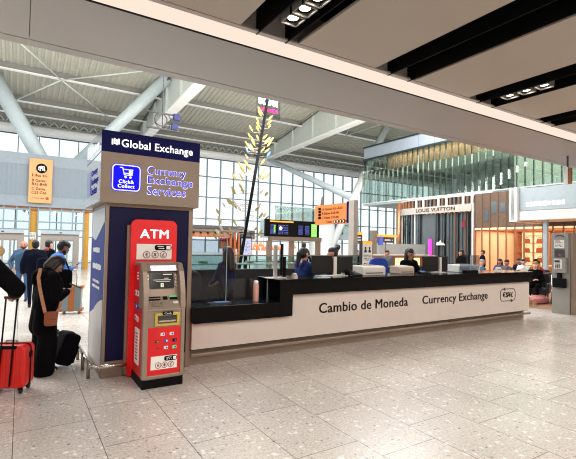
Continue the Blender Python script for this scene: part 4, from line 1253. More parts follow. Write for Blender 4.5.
# bar
bb = thing('bar_pavilion', 'dark roofed bar with copper beams behind the low desk', 'bar', (9.5, 22, 0))
MB().box(6.4, 11.0, 21.8, 25, 2.26, 2.42).build('roof', 'grey_metal', bb)
MB().box(7.6, 10.6, 21.6, 21.9, 2.40, 2.56).build('roof_box', 'bar_dark', bb)
MB().box(6.4, 10.0, 22.0, 22.2, 1.93, 2.22).build('copper_beam', 'copper', bb)
mb = MB()
for i in range(8): mb.box(6.6+0.42*i, 6.9+0.42*i, 21.98, 22.0, 1.98, 2.16)
mb.build('beam_panels', 'lv_gold', bb)
for i in range(9): MB().tube((6.6+0.4*i, 21.95, 2.2), (6.6+0.4*i, 21.95, 2.12), 0.05, 0.06, 10).build('downlight', 'black', bb)
for x in (6.9, 9.95, 10.2, 10.45): MB().box(x, x+0.1, 22.0, 22.2, 0, 2.22).build('post', 'copper', bb)
MB().box(9.5, 10.6, 22.3, 22.6, 1.3, 1.72).build('bottle_shelf', 'wood', bb)
MB().box(10.6, 11.5, 22.0, 22.4, 1.86, 2.36).build('sign_box', 'bar_dark', bb)
MB().box(6.4, 11.5, 22.1, 22.6, 0, 1.1).build('bar_front', 'teal_counter', bb)
proto = None
for i in range(10):
    for j in range(2):
        if proto is None:
            proto = thing('bottle', '', 'bottle')
            MB().lathe([(0, 0), (0.035, 0), (0.035, 0.14), (0.014, 0.19), (0.014, 0.24), (0, 0.24)], n=10).build('glass_body', 'bottle_mag', proto, local=True)
            MB().lathe([(0.016, 0.24), (0.016, 0.27), (0, 0.27)], n=8).build('stopper', 'black', proto, local=True); o = proto
        else: o = copy_tree(proto)
        o.location = (9.56+0.1*i, 22.36+0.14*j, 1.72)
        tag(o, 'small magenta bottle on the wooden shelf of the bar', 'bottle', 'bottles on the bar shelf')
sc_ = thing('menu_screen', 'tall white glowing menu screen beside the leaf decorated pole', 'screen', (7.45, 14.6, 0))
MB().box(7.04, 7.5, 14.6, 14.68, 1.12, 1.85).build('housing', 'black', sc_)
s2 = MB().box(7.07, 7.47, 14.59, 14.6, 1.15, 1.80).build('screen', 'glow_lavender', sc_)
mb = MB(); strokes(mb, (7.1, 14.59, 1.2), 0.32, 0.5, 9, seed=81, density=0.5); mb.build('screen_text', 'glow_blue', s2)
MB().box(7.2, 7.34, 14.62, 14.66, 0, 1.12).build('post', 'black', sc_)
# copper pendant lamps over the bar
proto = None
rod = thing('lamp_rail', 'dark rail that carries the copper lamps over the glass counter', 'rail', (8.2, 15.0, 2.15))
MB().box(7.6, 9.95, 14.98, 15.02, 2.0, 2.03).build('bar', 'dark_grey', rod)
for x in (7.62, 9.9): MB().box(x, x+0.03, 14.98, 15.02, 0, 2.03).build('post', 'dark_grey', rod)
for i, (x, z) in enumerate(((7.75, 1.42), (7.88, 1.55), (7.98, 1.40), (8.12, 1.56), (8.24, 1.40), (8.38, 1.41), (8.48, 1.57), (8.62, 1.42), (9.0, 1.44), (9.6, 1.42), (9.68, 1.5))):
    if proto is None:
        proto = thing('pendant_lamp', '', 'lamp')
        MB().lathe([(0.015, 0.16), (0.03, 0.15), (0.05, 0.09), (0.075, 0.04), (0.07, 0.0), (0.06, 0.0), (0.04, 0.09), (0.01, 0.14)], n=14).build('lamp_shade', 'lamp_copper', proto, local=True)
        MB().tube((0, 0, 0.15), (0, 0, 0.45), 0.006, 0.006, 6).build('cord', 'copper', proto, local=True)
        MB().sphere((0, 0, 0.03), 0.03, 0, 10, 8).build('bulb', 'orange_glow', proto, local=True); o = proto
    else: o = copy_tree(proto)
    o.location = (x, 15.0, z-0.06); o.scale = (1.35, 1.35, 1.2)
    tag(o, 'small glowing copper lamp hanging over the glass food counter', 'lamp', 'copper lamps over the glass counter')
# leaf pole with its board
lp = thing('leaf_pole', 'tall leaning black pole with golden leaves and a hanging name board', 'decoration', (6.74, 14, 0))
MB().tube((6.6, 14, 0.0), (7.74, 14.0, 7.1), 0.06, 0.055, 10).build('pole', 'black', lp)
bd = MB().box(7.30, 8.32, 14.03, 14.06, 6.42, 7.35).build('name_board', 'board_glass', lp)
text('lettering', 'itsu', (7.36, 14.03, 6.86), 0.84, 0.40, 'white_letter', bd, depth=0.02, bold=0.06)
text('lettering', 'eat beautiful', (7.32, 14.03, 6.62), 0.86, 0.15, 'magenta', bd, depth=0.02, bold=0.04)
rnd = random.Random(23)
lv = [MB(), MB(), MB()]; br = MB()
def leaf(mb, c, d, ln, wd, nrm):
    d = d.normalized(); s_ = d.cross(nrm).normalized()
    pr = [(0, 0), (0.25, 0.8), (0.55, 1), (0.85, 0.6), (1, 0)]
    L_ = [c+d*(ln*a)+s_*(wd*b) for a, b in pr]; R_ = [c+d*(ln*a)-s_*(wd*b) for a, b in pr[1:-1]]
    top = L_+R_[::-1]; k = len(top)
    th = nrm*0.012
    mb.add([p+th for p in top]+[p-th for p in top], [tuple(range(k)), tuple(range(2*k-1, k-1, -1))]+[((i+1) % k, i, k+i, k+(i+1) % k) for i in range(k)])
for i in range(78):
    h = 1.9+4.6*(rnd.random()**1.25)
    base = V((6.6+1.14*h/7.1, 14.0, h)); s_ = rnd.choice((-1, -1, 1))
    mx_ = 0.10+max(0, 6.7-h)*(0.27 if s_ < 0 else 0.17)
    spread = mx_*rnd.uniform(0.15, 1.0)
    tip = base+V((s_*spread, rnd.uniform(-0.5, 0.3)*spread, 0.10-spread*0.3))
    br.tube(base, tip, 0.008, 0.006, 5, caps=False)
    d = V((-0.55, 0, 0.8)) if s_ < 0 else V((rnd.uniform(0.5, 0.9), 0, 0.8))
    leaf(lv[0 if rnd.random() < 0.8 else (1 if rnd.random() < 0.7 else 2)], tip, d, rnd.uniform(0.2, 0.33), rnd.uniform(0.032, 0.05), V((0, -1, 0.15)).normalized())
tag(lv[0].build('golden_leaves', 'leaf_gold', lp), kind='stuff'); tag(lv[1].build('pale_leaves', 'leaf_pale', lp), kind='stuff'); tag(lv[2].build('blue_leaves', 'icon_blue', lp), kind='stuff')
br.build('twigs', 'post', lp)
# pale lift shaft and cone seen against the facade
t = thing('air_tower', 'pale pointed air outlet standing against the glass wall behind the orange sign', 'air outlet', (17.8, 24, 0))
MB().lathe([(0.9, 0), (0.9, 3.1), (0.0, 3.1)], n=24).build('drum', 'tube_white', t, local=True)
MB().lathe([(0.34, 3.1), (0.04, 5.0), (0.0, 5.0)], n=16).build('cone', 'post', t, local=True)
CX, CZ = 3.86, 5.62
cr = thing('cable_rig', 'small rig of cable loops and floodlights hanging behind the kiosk sign', 'rig', (CX, 14, CZ))
MB().torus((CX-0.1, 14, CZ), 0.2, 0.022, Matrix.Rotation(PI/2, 3, 'X')).torus((CX-0.04, 14, CZ-0.02), 0.27, 0.014, Matrix.Rotation(PI/2, 3, 'X')).build('cable_loop', 'charcoal', cr)
MB().box(CX-0.55, CX+0.5, 13.98, 14.04, CZ-0.32, CZ-0.27).box(CX-0.55, CX+0.5, 13.98, 14.04, CZ+0.2, CZ+0.24).build('frame', 'charcoal', cr)
for x, z in ((CX+0.3, CZ+0.05), (CX+0.24, CZ-0.28)): MB().box(x, x+0.2, 13.88, 14.0, z, z+0.2).build('floodlight', 'cloth_navy_bright', cr)
MB().tube((CX-0.05, 14.01, CZ-0.3), (CX-0.05, 14.01, roof_z(14)-0.02), 0.014, 0.014, 6).build('hanger', 'charcoal', cr)

# ------------------------------------------------------------------ people
def remeshed(name, segs, mats, parent, voxel, smooth=3):
    """one continuous skin around tapered capsules; each face takes the material of its nearest capsule"""
    mb = MB()
    for (a, ra, b, rb_, m) in segs:
        a, b = V(a), V(b)
        mb.sphere(a, ra, 0, 14, 10)
        if (b-a).length > 1e-5:
            mb.sphere(b, rb_, 0, 14, 10); mb.tube(a, b, ra, rb_, 14)
    me = bpy.data.meshes.new('tmp')
    me.from_pydata([tuple(v) for v in mb.v], [], mb.f)
    t = bpy.data.objects.new('tmp', me); COL.objects.link(t)
    r = t.modifiers.new('r', 'REMESH'); r.mode = 'VOXEL'; r.voxel_size = voxel
    if smooth:
        q = t.modifiers.new('s', 'SMOOTH'); q.factor = 0.5; q.iterations = smooth
    dg = bpy.context.evaluated_depsgraph_get(); dg.update()
    out = bpy.data.meshes.new_from_object(t.evaluated_get(dg))
    bpy.data.objects.remove(t); bpy.data.meshes.remove(me)
    out.name = name
    out.materials.clear()
    used = []
    for s_ in segs:
        if s_[4] not in used: used.append(s_[4])
    for u in used: out.materials.append(M[mats[u]])
    sg = [(V(a), ra, V(b)-V(a), rb_, used.index(m)) for (a, ra, b, rb_, m) in segs]
    for p in out.polygons:
        c = p.center; best = 1e9; bi = 0
        for (a, ra, d, rb_, m) in sg:
            L2 = d.length_squared
            t_ = 0 if L2 < 1e-9 else max(0, min(1, (c-a).dot(d)/L2))
            q = (c-a-d*t_).length - (ra+(rb_-ra)*t_)
            if q < best: best = q; bi = m
        p.material_index = bi; p.use_smooth = True
    o = bpy.data.objects.new(name, out); COL.objects.link(o)
    if parent is not None: o.parent = parent
    return o

def hand(p, d, n, s, m='skin', curl=0.45, side=1):
    """palm, four fingers and a thumb; p wrist, d along the hand, n out of the palm"""
    p, d, n = V(p), V(d).normalized(), V(n)
    n = (n-d*n.dot(d)).normalized(); w = d.cross(n)*side
    out = []
    for o_ in (-0.026, -0.009, 0.009, 0.026):
        out.append((p+w*o_*s*0.8, 0.016*s, p+d*0.08*s+w*o_*s, 0.014*s, m))
    for o_, ln in ((-0.03, 0.8), (-0.0105, 0.95), (0.0095, 1.0), (0.029, 0.92)):
        a = p+d*0.082*s+w*o_*s; ang = curl*0.6; r = 0.0095*s
        for sl in (0.042, 0.028, 0.022):
            dd = d*math.cos(ang)+n*math.sin(ang)
            b = a+dd*sl*ln*s
            out.append((a, r, b, r*0.9, m)); a = b; ang += curl; r *= 0.92
    a = p+d*0.015*s+w*0.03*s
    b = a+(d*0.55+w*0.7+n*0.35).normalized()*0.042*s
    out.append((a, 0.013*s, b, 0.0115*s, m)); c = b+(d*0.85+w*0.2+n*0.45).normalized()*0.032*s
    out.append((b, 0.0115*s, c, 0.0095*s, m))
    return out

def person(label, loc, yaw_deg, H, mats, arms=None, pose='stand', lean=0.0, head=(0, 0), hair='short', puff=0.0, voxel=0.016,
           face=True, curl=0.45, wide=1.0, beard=None, skirt=None, extra=None, step=0.0, seat_h=0.5, group=None, extra_hair=None, hood=None, glasses=False, scarf=None):
    s = H/1.75
    t = thing('person', label, 'person', loc, math.radians(yaw_deg), group)
    zh = 0.95 if pose == 'stand' else seat_h
    def U(p):
        p = V(p); z = p.z-0.95
        q = Matrix.Rotation(-lean, 3, 'X') @ V((p.x, p.y, z))
        return (V((0, 0, zh))+q)*s
    hp, hy = head
    HR = Matrix.Rotation(hy, 3, 'Z') @ Matrix.Rotation(-hp, 3, 'X')
    def Hd(p):
        q = HR @ (V(p)-V((0, 0, 1.50))) + V((0, 0, 1.50))
        return U(q)
    g = []
    def A(a, ra, b, rb_, m): g.append((a, ra*s, b, rb_*s, m))
    P = puff
    for sx in (-1, 1):
        A(U((sx*0.075*wide, 0, 0.97)), 0.115+P*0.5, U((sx*0.07*wide, 0, 1.12)), 0.105+P, 'legs' if P == 0 else 'top')
        A(U((sx*0.07*wide, 0, 1.10)), 0.108+P, U((sx*0.10*wide, 0.01, 1.32)), 0.112+P, 'top')
        A(U((sx*0.10*wide, 0.01, 1.32)), 0.112+P, U((sx*0.15*wide, -0.005, 1.42)), 0.068+P*0.7, 'top')
        A(U((sx*0.04, -0.005, 1.47)), 0.055+P*0.3, U((sx*0.17*wide, -0.005, 1.425)), 0.065+P*0.6, 'top')
    A(U((0, 0, 1.0)), 0.12+P, U((0, 0.01, 1.38)), 0.115+P*0.8, 'top')
    A(U((0, -0.005, 1.46)), 0.058, Hd((0, 0.01, 1.57)), 0.052, 'skin')
    A(Hd((0, 0.0, 1.665)), 0.092, Hd((0, 0.022, 1.63)), 0.084, 'skin')
    A(Hd((0, 0.025, 1.63)), 0.08, Hd((0, 0.048, 1.565)), 0.052, 'skin')
    A(Hd((0, 0.108, 1.64)), 0.011, Hd((0, 0.124, 1.607)), 0.0155, 'skin')
    for sx in (-1, 1):
        A(Hd((sx*0.09, 0.0, 1.65)), 0.018, Hd((sx*0.088, 0.004, 1.61)), 0.014, 'skin')
    # legs
    if pose == 'stand':
        for sx in (-1, 1):
            f = step*sx
            hip = V((sx*0.09*wide, 0, 0.92)); kn = V((sx*0.10, 0.02+f*0.5, 0.49)); an = V((sx*0.10, -0.02+f, 0.085))
            ex = (skirt or 0.0)
            A(hip*s, 0.092+ex*0.3, kn*s, 0.062+ex*0.7, 'legs'); A(kn*s, 0.062+ex*0.7, an*s, 0.042+ex, 'legs')
            A((an+V((0, -0.03, -0.04)))*s, 0.04, (an+V((0, 0.15, -0.052)))*s, 0.034, 'shoes')
    elif pose == 'sit':
        for sx in (-1, 1):
            hip = V((sx*0.09*wide, 0, seat_h-0.02)); kn = V((sx*0.11, 0.44, seat_h+0.02)); an = V((sx*0.11, 0.42, seat_h-0.40))
            A(hip*s, 0.095, kn*s, 0.065, 'legs'); A(kn*s, 0.062, an*s, 0.042, 'legs')
            A((an+V((0, -0.03, -0.04)))*s, 0.04, (an+V((0, 0.14, -0.05)))*s, 0.034, 'shoes')
    # arms
    if arms is None: arms = [((-0.27, 0.0, 1.14), (-0.26, 0.08, 0.92)), ((0.27, 0.0, 1.14), (0.26, 0.08, 0.92))]
    for sx, (e, h_) in zip((-1, 1), arms):
        dz = zh-0.95
        sh_ = U((sx*0.185*wide, -0.005, 1.40)); e = (V(e)+V((0, 0, dz)))*s; h_ = (V(h_)+V((0, 0, dz)))*s
        A(sh_, 0.056+P*0.6, e, 0.045+P*0.6, 'top'); A(e, 0.045+P*0.6, h_, 0.034+P*0.5, 'top')
        d = (h_-e).normalized()
        A(h_, 0.028, h_+d*0.02, 0.026, 'skin')
        g.extend(hand(h_+d*0.015, d, V((-sx*0.6, 0.2, -0.6)), s, 'skin', curl, sx))
    if extra: g.extend([(U(a), ra*s, U(b), rb_*s, m) for (a, ra, b, rb_, m) in extra])
    remeshed('body', g, mats, t, voxel)
    def kid(nm, sl, mt, vx=None, sm=2):
        remeshed(nm, [(a, ra*s, b, rb_*s, 'x') for (a, ra, b, rb_) in sl], {'x': mt}, t, vx or voxel*0.9, sm)
    hm = mats['hair']
    hs_ = [(Hd((0, -0.016, 1.683)), 0.096, Hd((0, -0.03, 1.64)), 0.09), (Hd((0, 0.02, 1.70)), 0.082, Hd((0, -0.03, 1.69)), 0.09)]
    if hair == 'short': kid('hair', hs_, hm)
    elif hair == 'bob':
        kid('hair', hs_+[(Hd((0, -0.05, 1.66)), 0.09, Hd((0, -0.065, 1.56)), 0.075), (Hd((-0.078, 0.0, 1.67)), 0.036, Hd((-0.075, -0.01, 1.56)), 0.04), (Hd((0.078, 0.0, 1.67)), 0.036, Hd((0.075, -0.01, 1.56)), 0.04)], hm)
    elif hair == 'bald': kid('hair', [(Hd((-0.085, -0.03, 1.62)), 0.022, Hd((0.0, -0.088, 1.62)), 0.028), (Hd((0.085, -0.03, 1.62)), 0.022, Hd((0, -0.088, 1.62)), 0.028)], hm)
    elif hair == 'long':
        kid('hair', hs_+[(Hd((0, -0.045, 1.64)), 0.09, U((0, -0.09, 1.36)), 0.085), (Hd((-0.078, -0.01, 1.66)), 0.035, U((-0.10, -0.02, 1.38)), 0.05), (Hd((0.078, -0.01, 1.66)), 0.035, U((0.10, -0.02, 1.38)), 0.05)], hm)
    elif hair == 'pony':
        kid('hair', hs_+[(Hd((0, -0.09, 1.68)), 0.05, Hd((0, -0.14, 1.64)), 0.05), (Hd((0, -0.14, 1.64)), 0.05, U((0, -0.16, 1.40)), 0.03)], hm)
    elif hair == 'bun': kid('hair', hs_+[(Hd((0, -0.08, 1.75)), 0.05, Hd((0, -0.10, 1.76)), 0.05)], hm)
    if extra_hair: kid('cap', [(Hd(a), ra, Hd(b), rb_) for a, ra, b, rb_ in extra_hair[1]], extra_hair[0])
    if beard: kid('beard', [(Hd((-0.05, 0.045, 1.585)), 0.036, Hd((0, 0.082, 1.555)), 0.036), (Hd((0.05, 0.045, 1.585)), 0.036, Hd((0, 0.082, 1.555)), 0.036)], beard)
    if hood: kid('hood', [(U(a), ra, U(b), rb_) for a, ra, b, rb_ in hood[1]], hood[0])
    if scarf: kid('scarf', [(U((-0.07, 0.02, 1.47)), 0.055, U((0.07, 0.02, 1.47)), 0.055), (U((-0.06, -0.05, 1.48)), 0.055, U((0.06, -0.05, 1.48)), 0.055), (U((0.03, 0.1, 1.44)), 0.04, U((0.03, 0.12, 1.25)), 0.04)], scarf)
    if face:
        for sx in (-1, 1):
            c = Hd((sx*0.034, 0.098, 1.645)); MB().sphere(c, 0.0115*s, 0, 10, 8).build('eye', 'hair_dark', t, local=True)
        a, b = Hd((-0.022, 0.098, 1.575)), Hd((0.022, 0.098, 1.575))
        MB().tube(a, b, 0.007*s, 0.007*s, 8).build('mouth', 'lip', t, local=True)
    if glasses:
        gl = MB(); RR = (Matrix.Rotation(-lean, 3, 'X') @ HR) @ Matrix.Rotation(PI/2, 3, 'X')
        for sx in (-1, 1): gl.torus(Hd((sx*0.036, 0.115, 1.643)), 0.027*s, 0.003*s, RR, 0, 18, 6)
        gl.tube(Hd((-0.01, 0.118, 1.645)), Hd((0.01, 0.118, 1.645)), 0.003*s, 0.003*s, 6)
        for sx in (-1, 1): gl.tube(Hd((sx*0.063, 0.112, 1.645)), Hd((sx*0.09, 0.0, 1.65)), 0.003*s, 0.003*s, 6)
        gl.build('glasses', 'black', t, local=True)
    return t
def mm(skin, hair, top, legs, shoes): return dict(skin=skin, hair=hair, top=top, legs=legs, shoes=shoes)

# woman in black with the tan shoulder bag
person('person in a long black coat bent over a phone, tan bag at the side', (0.27, 5.93, 0), -72, 1.42, mm('skin_tan', 'hair_bob', 'cloth_black', 'cloth_black', 'sole'),
       arms=[((-0.26, 0.06, 1.14), (-0.06, 0.26, 1.2)), ((0.28, 0.05, 1.12), (0.10, 0.26, 1.19))], lean=0.08, head=(0.62, -0.1), hair='bob', puff=0.05, voxel=0.011, wide=1.05, skirt=0.105,
       hood=('cloth_black', [((-0.09, -0.10, 1.46), 0.075, (0.09, -0.10, 1.46), 0.075), ((0, -0.14, 1.44), 0.09, (0, -0.16, 1.36), 0.07)]),
       extra=[((-0.06, 0, 0.98), 0.15, (-0.07, 0.0, 0.70), 0.16, 'top'), ((0.06, 0, 0.98), 0.15, (0.07, 0.0, 0.70), 0.16, 'top')])
t = thing('shoulder_bag', 'small tan leather flap bag on a patterned strap against the black coat', 'bag', (0.325, 5.66, 0.61))
RB = Matrix.Rotation(0.15, 3, 'Z')
MB().prism(rounded(-0.068, 0.068, 0.0, 0.16, 0.03), -0.025, 0.025, 'Y').build('pouch', 'leather_tan', t, local=True, bevel=0.008)
MB().prism(rounded(-0.07, 0.07, 0.075, 0.168, 0.02), -0.034, -0.024, 'Y').build('flap', 'leather_tan', t, local=True, bevel=0.004)
st_ = MB()
def strap(pts, w):
    for a, b in zip(pts, pts[1:]):
        a, b = V(a), V(b); d = (b-a); L_ = d.length; d.normalize()
        rot = Matrix((V((0, 1, 0)).cross(d).normalized(), V((0, 1, 0)), d)).transposed()
        st_.obox((a+b)/2, (w, 0.008, L_*1.04), rot)
strap([(-0.06, 0.0, 0.155), (-0.085, 0.0, 0.26), (-0.12, 0.01, 0.42), (-0.14, 0.02, 0.56), (-0.12, 0.08, 0.66)], 0.036)
strap([(0.06, 0.0, 0.155), (0.085, 0.0, 0.20), (0.10, 0.0, 0.27)], 0.03)
st_.build('strap', 'strap_tan', t, local=True)
for sx in (-1, 1): MB().torus((sx*0.062, 0, 0.158), 0.014, 0.003, Matrix.Rotation(PI/2, 3, 'X'), 0, 12, 6).build('ring', 'steel', t, local=True)
t = thing('smartphone', 'phone in a pale case held out by the person in the black coat', 'phone', (0.60, 5.98, 1.03), 0.4)
R_ = Matrix.Rotation(0.45, 3, 'Y')
MB().obox((0, 0, 0), (0.13, 0.066, 0.010), R_).build('housing', 'cloth_grey', t, local=True, bevel=0.003)
MB().obox((0.0, 0, 0.0065), (0.12, 0.058, 0.002), R_).build('screen', 'screen', t, local=True)
t = thing('trolley_bag', 'black soft trolley bag leaning behind the person in the black coat', 'bag', (0.455, 6.08, 0), 0.2)
Rb = Matrix.Rotation(0.32, 3, 'Y')
def rot_prism(mb, poly, y0, y1, R, m=0):
    n0 = len(mb.v); mb.prism(poly, y0, y1, 'Y', m)
    for i in range(n0, len(mb.v)): mb.v[i] = R @ mb.v[i] + V((0.0, 0, 0.03))
    return mb
rot_prism(MB(), rounded(-0.10, 0.10, 0.03, 0.42, 0.05), -0.14, 0.14, Rb).build('body', 'cloth_black', t, local=True, bevel=0.02)
rot_prism(MB(), rounded(0.10, 0.125, 0.07, 0.28, 0.01), -0.11, 0.11, Rb).build('pocket', 'cloth_black', t, local=True, bevel=0.006)
rot_prism(MB(), rounded(-0.05, 0.03, 0.415, 0.432, 0.008), -0.05, 0.05, Rb).build('handle', 'rubber', t, local=True)
for sy in (-1, 1): MB().tube((-0.07, sy*0.12, 0.03), (-0.07, sy*0.09, 0.03), 0.03, 0.03, 14).build('wheel', 'rubber', t, local=True)

# person at the frame edge holding the red suitcase
person('person at the frame edge in a black coat with fur hood, gripping the red suitcase', (-0.445, 5.28, 0), -20, 1.72, mm('skin_pale', 'hair_brown', 'cloth_black', 'cloth_black', 'rubber'),
       arms=[((-0.30, 0.0, 1.12), (-0.28, 0.1, 0.92)), ((0.45, 0.02, 1.12), (0.385, 0.17, 1.055))], hair='long', puff=0.07, voxel=0.012, face=False, curl=0.75,
       hood=('fur', [((-0.14, -0.06, 1.50), 0.07, (0.15, -0.06, 1.50), 0.07), ((0.15, -0.06, 1.50), 0.07, (0.15, 0.05, 1.42), 0.065), ((0.17, -0.04, 1.52), 0.06, (0.27, 0.03, 1.505), 0.055), ((-0.14, -0.06, 1.50), 0.07, (-0.14, 0.05, 1.42), 0.065)]))
t = thing('suitcase', 'bright red hard shell suitcase with black zip and raised twin handle', 'suitcase', (-0.045, 5.40, 0), math.radians(-24))
RS = Matrix.Rotation(0.05, 3, 'Y')
bd_ = MB().prism(rounded(-0.19, 0.19, 0.055, 0.50, 0.055, 6), -0.115, 0.115, 'Y').build('shell', 'red_case', t, local=True, bevel=0.03, seg=4)
mb = MB()
for i in range(7): mb.box(-0.145+0.045*i, -0.13+0.045*i, -0.121, -0.114, 0.10, 0.45)
mb.build('ribs', 'red_case', bd_, local=True)
zp = rounded(-0.1925, 0.1925, 0.0525, 0.5025, 0.055, 6)
zb = MB(); q = [V((a, 0.0, b)) for a, b in zp]; q.append(q[0])
for a, b in zip(q, q[1:]): zb.tube(a, b, 0.0075, 0.0075, 6)
zb.build('zip', 'black', t, local=True)
MB().box(0.186, 0.2, -0.03, 0.03, 0.36, 0.42).build('lock', 'black', t, local=True, bevel=0.004)
hb = MB()
for sx in (-0.06, 0.05): hb.tube((sx, -0.128, 0.09), (sx+0.05, -0.135, 0.995), 0.0085, 0.0085, 8)
ho_ = hb.build('handle_rods', 'black', t, local=True)
MB().tube((-0.025, -0.135, 1.0), (0.115, -0.135, 1.0), 0.016, 0.016, 10).build('grip', 'leather_tan', t, local=True)
MB().box(-0.11, 0.1, -0.13, -0.11, 0.47, 0.50).build('handle_bracket', 'black', t, local=True)
MB().path([(-0.06, 0.0, 0.505), (-0.05, 0, 0.53), (0.05, 0, 0.53), (0.06, 0, 0.505)], 0.009, 8).build('top_handle', 'grey_metal', t, local=True)
for sx in (-0.14, 0.14):
    for sy in (-0.085, 0.085):
        w = MB().box(sx-0.02, sx+0.02, sy-0.02, sy+0.02, 0.045, 0.075).build('wheel_fork', 'black', t, local=True)
        MB().tube((sx-0.012, sy+0.008, 0.027), (sx+0.012, sy+0.008, 0.027), 0.027, 0.027, 14).build('wheel', 'rubber', w, local=True)

# travellers towards the doors
person('person in a dark navy puffer jacket seen from behind with a dark backpack', (0.30, 11.9, 0), 5, 1.57, mm('skin_tan', 'hair_dark', 'cloth_navy', 'cloth_navy', 'rubber'), puff=0.055, voxel=0.018, face=False, wide=1.0, step=0.10)
t = thing('backpack', 'dark backpack hanging on the navy puffer jacket', 'backpack', (0.46, 11.66, 0.78), 0.2)
MB().prism(rounded(-0.14, 0.14, 0, 0.4, 0.08), -0.12, 0.02, 'Y').build('body', 'cloth_navy', t, local=True, bevel=0.03)
MB().prism(rounded(-0.10, 0.10, 0.03, 0.2, 0.04), -0.16, -0.12, 'Y').build('pocket', 'cloth_black', t, local=True, bevel=0.015)
person('bald bearded person in a steel blue jacket and jeans facing the camera', (0.07, 13.1, 0), 172, 1.56, mm('skin_ruddy', 'hair_brown', 'cloth_steel', 'cloth_denim', 'rubber'), hair='bald', puff=0.02, voxel=0.016, wide=1.02, beard='hair_brown',
       arms=[((-0.33, 0.0, 1.14), (-0.25, 0.12, 0.98)), ((0.34, -0.02, 1.14), (0.26, 0.10, 0.96))])
person('dark haired person with a red scarf looking right, behind the black coat', (0.66, 13.4, 0), -60, 1.57, mm('skin_pale', 'hair_dark', 'cloth_black', 'cloth_navy', 'rubber'), puff=0.04, voxel=0.02, scarf='cloth_red')
person('bearded person in a bright blue jacket looking down at a phone', (0.50, 8.3, 0), -78, 1.60, mm('skin_brown', 'hair_dark', 'cloth_brightblue', 'cloth_navy', 'rubber'), head=(0.45, 0), beard='hair_dark', puff=0.02, voxel=0.015,
       arms=[((-0.24, 0.08, 1.12), (-0.08, 0.24, 1.22)), ((0.24, 0.06, 1.10), (0.12, 0.26, 1.22))], lean=0.12)
t = thing('smartphone', 'dark phone in the hands of the bearded person in bright blue', 'phone', (0.83, 8.36, 1.17), 0.2)
MB().obox((0, 0, 0), (0.12, 0.066, 0.010), Matrix.Rotation(-0.5, 3, 'Y')).build('housing', 'black', t, local=True, bevel=0.003)
MB().obox((-0.003, 0, 0.0065), (0.11, 0.058, 0.002), Matrix.Rotation(-0.5, 3, 'Y')).build('screen', 'glow_blue', t, local=True)
t = thing('shoulder_bag', 'black shoulder bag hanging in front of the bearded person in blue', 'bag', (0.62, 8.02, 0.78), 0.3)
MB().prism(rounded(-0.13, 0.13, 0, 0.34, 0.07), -0.06, 0.06, 'Y').build('body', 'cloth_black', t, local=True, bevel=0.025)
MB().path([(-0.1, 0, 0.3), (-0.12, 0.04, 0.45), (-0.08, 0.1, 0.55), (0.05, 0.08, 0.5), (0.1, 0, 0.3)], 0.012, 6).build('strap', 'cloth_black', t, local=True)
t = thing('suitcase', 'grey suitcase with a brown centre band and brown corners', 'suitcase', (1.0, 10.5, 0), -0.25)
MB().prism(rounded(-0.19, 0.19, 0.06, 0.60, 0.03), -0.12, 0.12, 'Y').build('shell', 'case_grey', t, local=True, bevel=0.015)
MB().box(-0.06, 0.06, -0.127, 0.127, 0.058, 0.604).build('band', 'case_brown', t, local=True)
for sx in (-1, 1):
    for z in (0.07, 0.56): MB().box(sx*0.19-0.035, sx*0.19+0.012*sx+0.02, -0.127, 0.127, z-0.015, z+0.045).build('corner', 'case_brown', t, local=True)
    for sy in (-0.09, 0.09): MB().tube((sx*0.15-0.015, sy, 0.03), (sx*0.15+0.015, sy, 0.03), 0.03, 0.03, 12).build('wheel', 'case_brown', t, local=True)
MB().path([(-0.07, 0.05, 0.6), (-0.07, 0.05, 0.95), (0.07, 0.05, 0.95), (0.07, 0.05, 0.6)], 0.01, 8).build('handle', 'steel', t, local=True)

# staff behind the counter
person('clerk in navy with long brown hair turned away behind the low desk', (2.86, 6.42, 0), 25, 1.53, mm('skin_pale', 'hair_brown', 'cloth_navy_bright', 'cloth_black', 'rubber'), hair='long', voxel=0.015, face=False, arms=[((-0.25, 0.08, 1.16), (-0.12, 0.28, 1.08)), ((0.25, 0.08, 1.16), (0.12, 0.28, 1.08))])
mats_ = mm('skin_tan', 'hair_dark', 'cloth_clerk', 'cloth_black', 'rubber'); mats_['shirt'] = 'cloth_lightblue'
person('clerk with a dark ponytail in a blue jacket facing the monitor', (4.22, 6.22, 0), -80, 1.53, mats_, hair='pony', voxel=0.014,
       arms=[((-0.24, 0.10, 1.16), (-0.12, 0.30, 1.14)), ((0.24, 0.10, 1.16), (0.12, 0.30, 1.14))], extra=[((-0.06, 0.085, 1.40), 0.07, (-0.04, 0.11, 1.15), 0.065, 'shirt'), ((0.06, 0.085, 1.40), 0.07, (0.04, 0.11, 1.15), 0.065, 'shirt')], head=(0.1, 0))
person('dark haired clerk whose head shows above the two monitor backs', (5.05, 6.45, 0), 60, 1.54, mm('skin_tan', 'hair_dark', 'cloth_black', 'cloth_black', 'rubber'), hair='bun', voxel=0.016, face=False)
person('clerk with long dark hair and glasses in black facing the camera', (6.98, 6.30, 0), 165, 1.55, mm('skin_tan', 'hair_dark', 'cloth_black', 'cloth_black', 'rubber'), hair='long', voxel=0.013, glasses=True, head=(0.12, 0.25),
       arms=[((-0.25, 0.10, 1.12), (-0.10, 0.24, 1.05)), ((0.25, 0.10, 1.12), (0.10, 0.24, 1.05))], scarf=None)

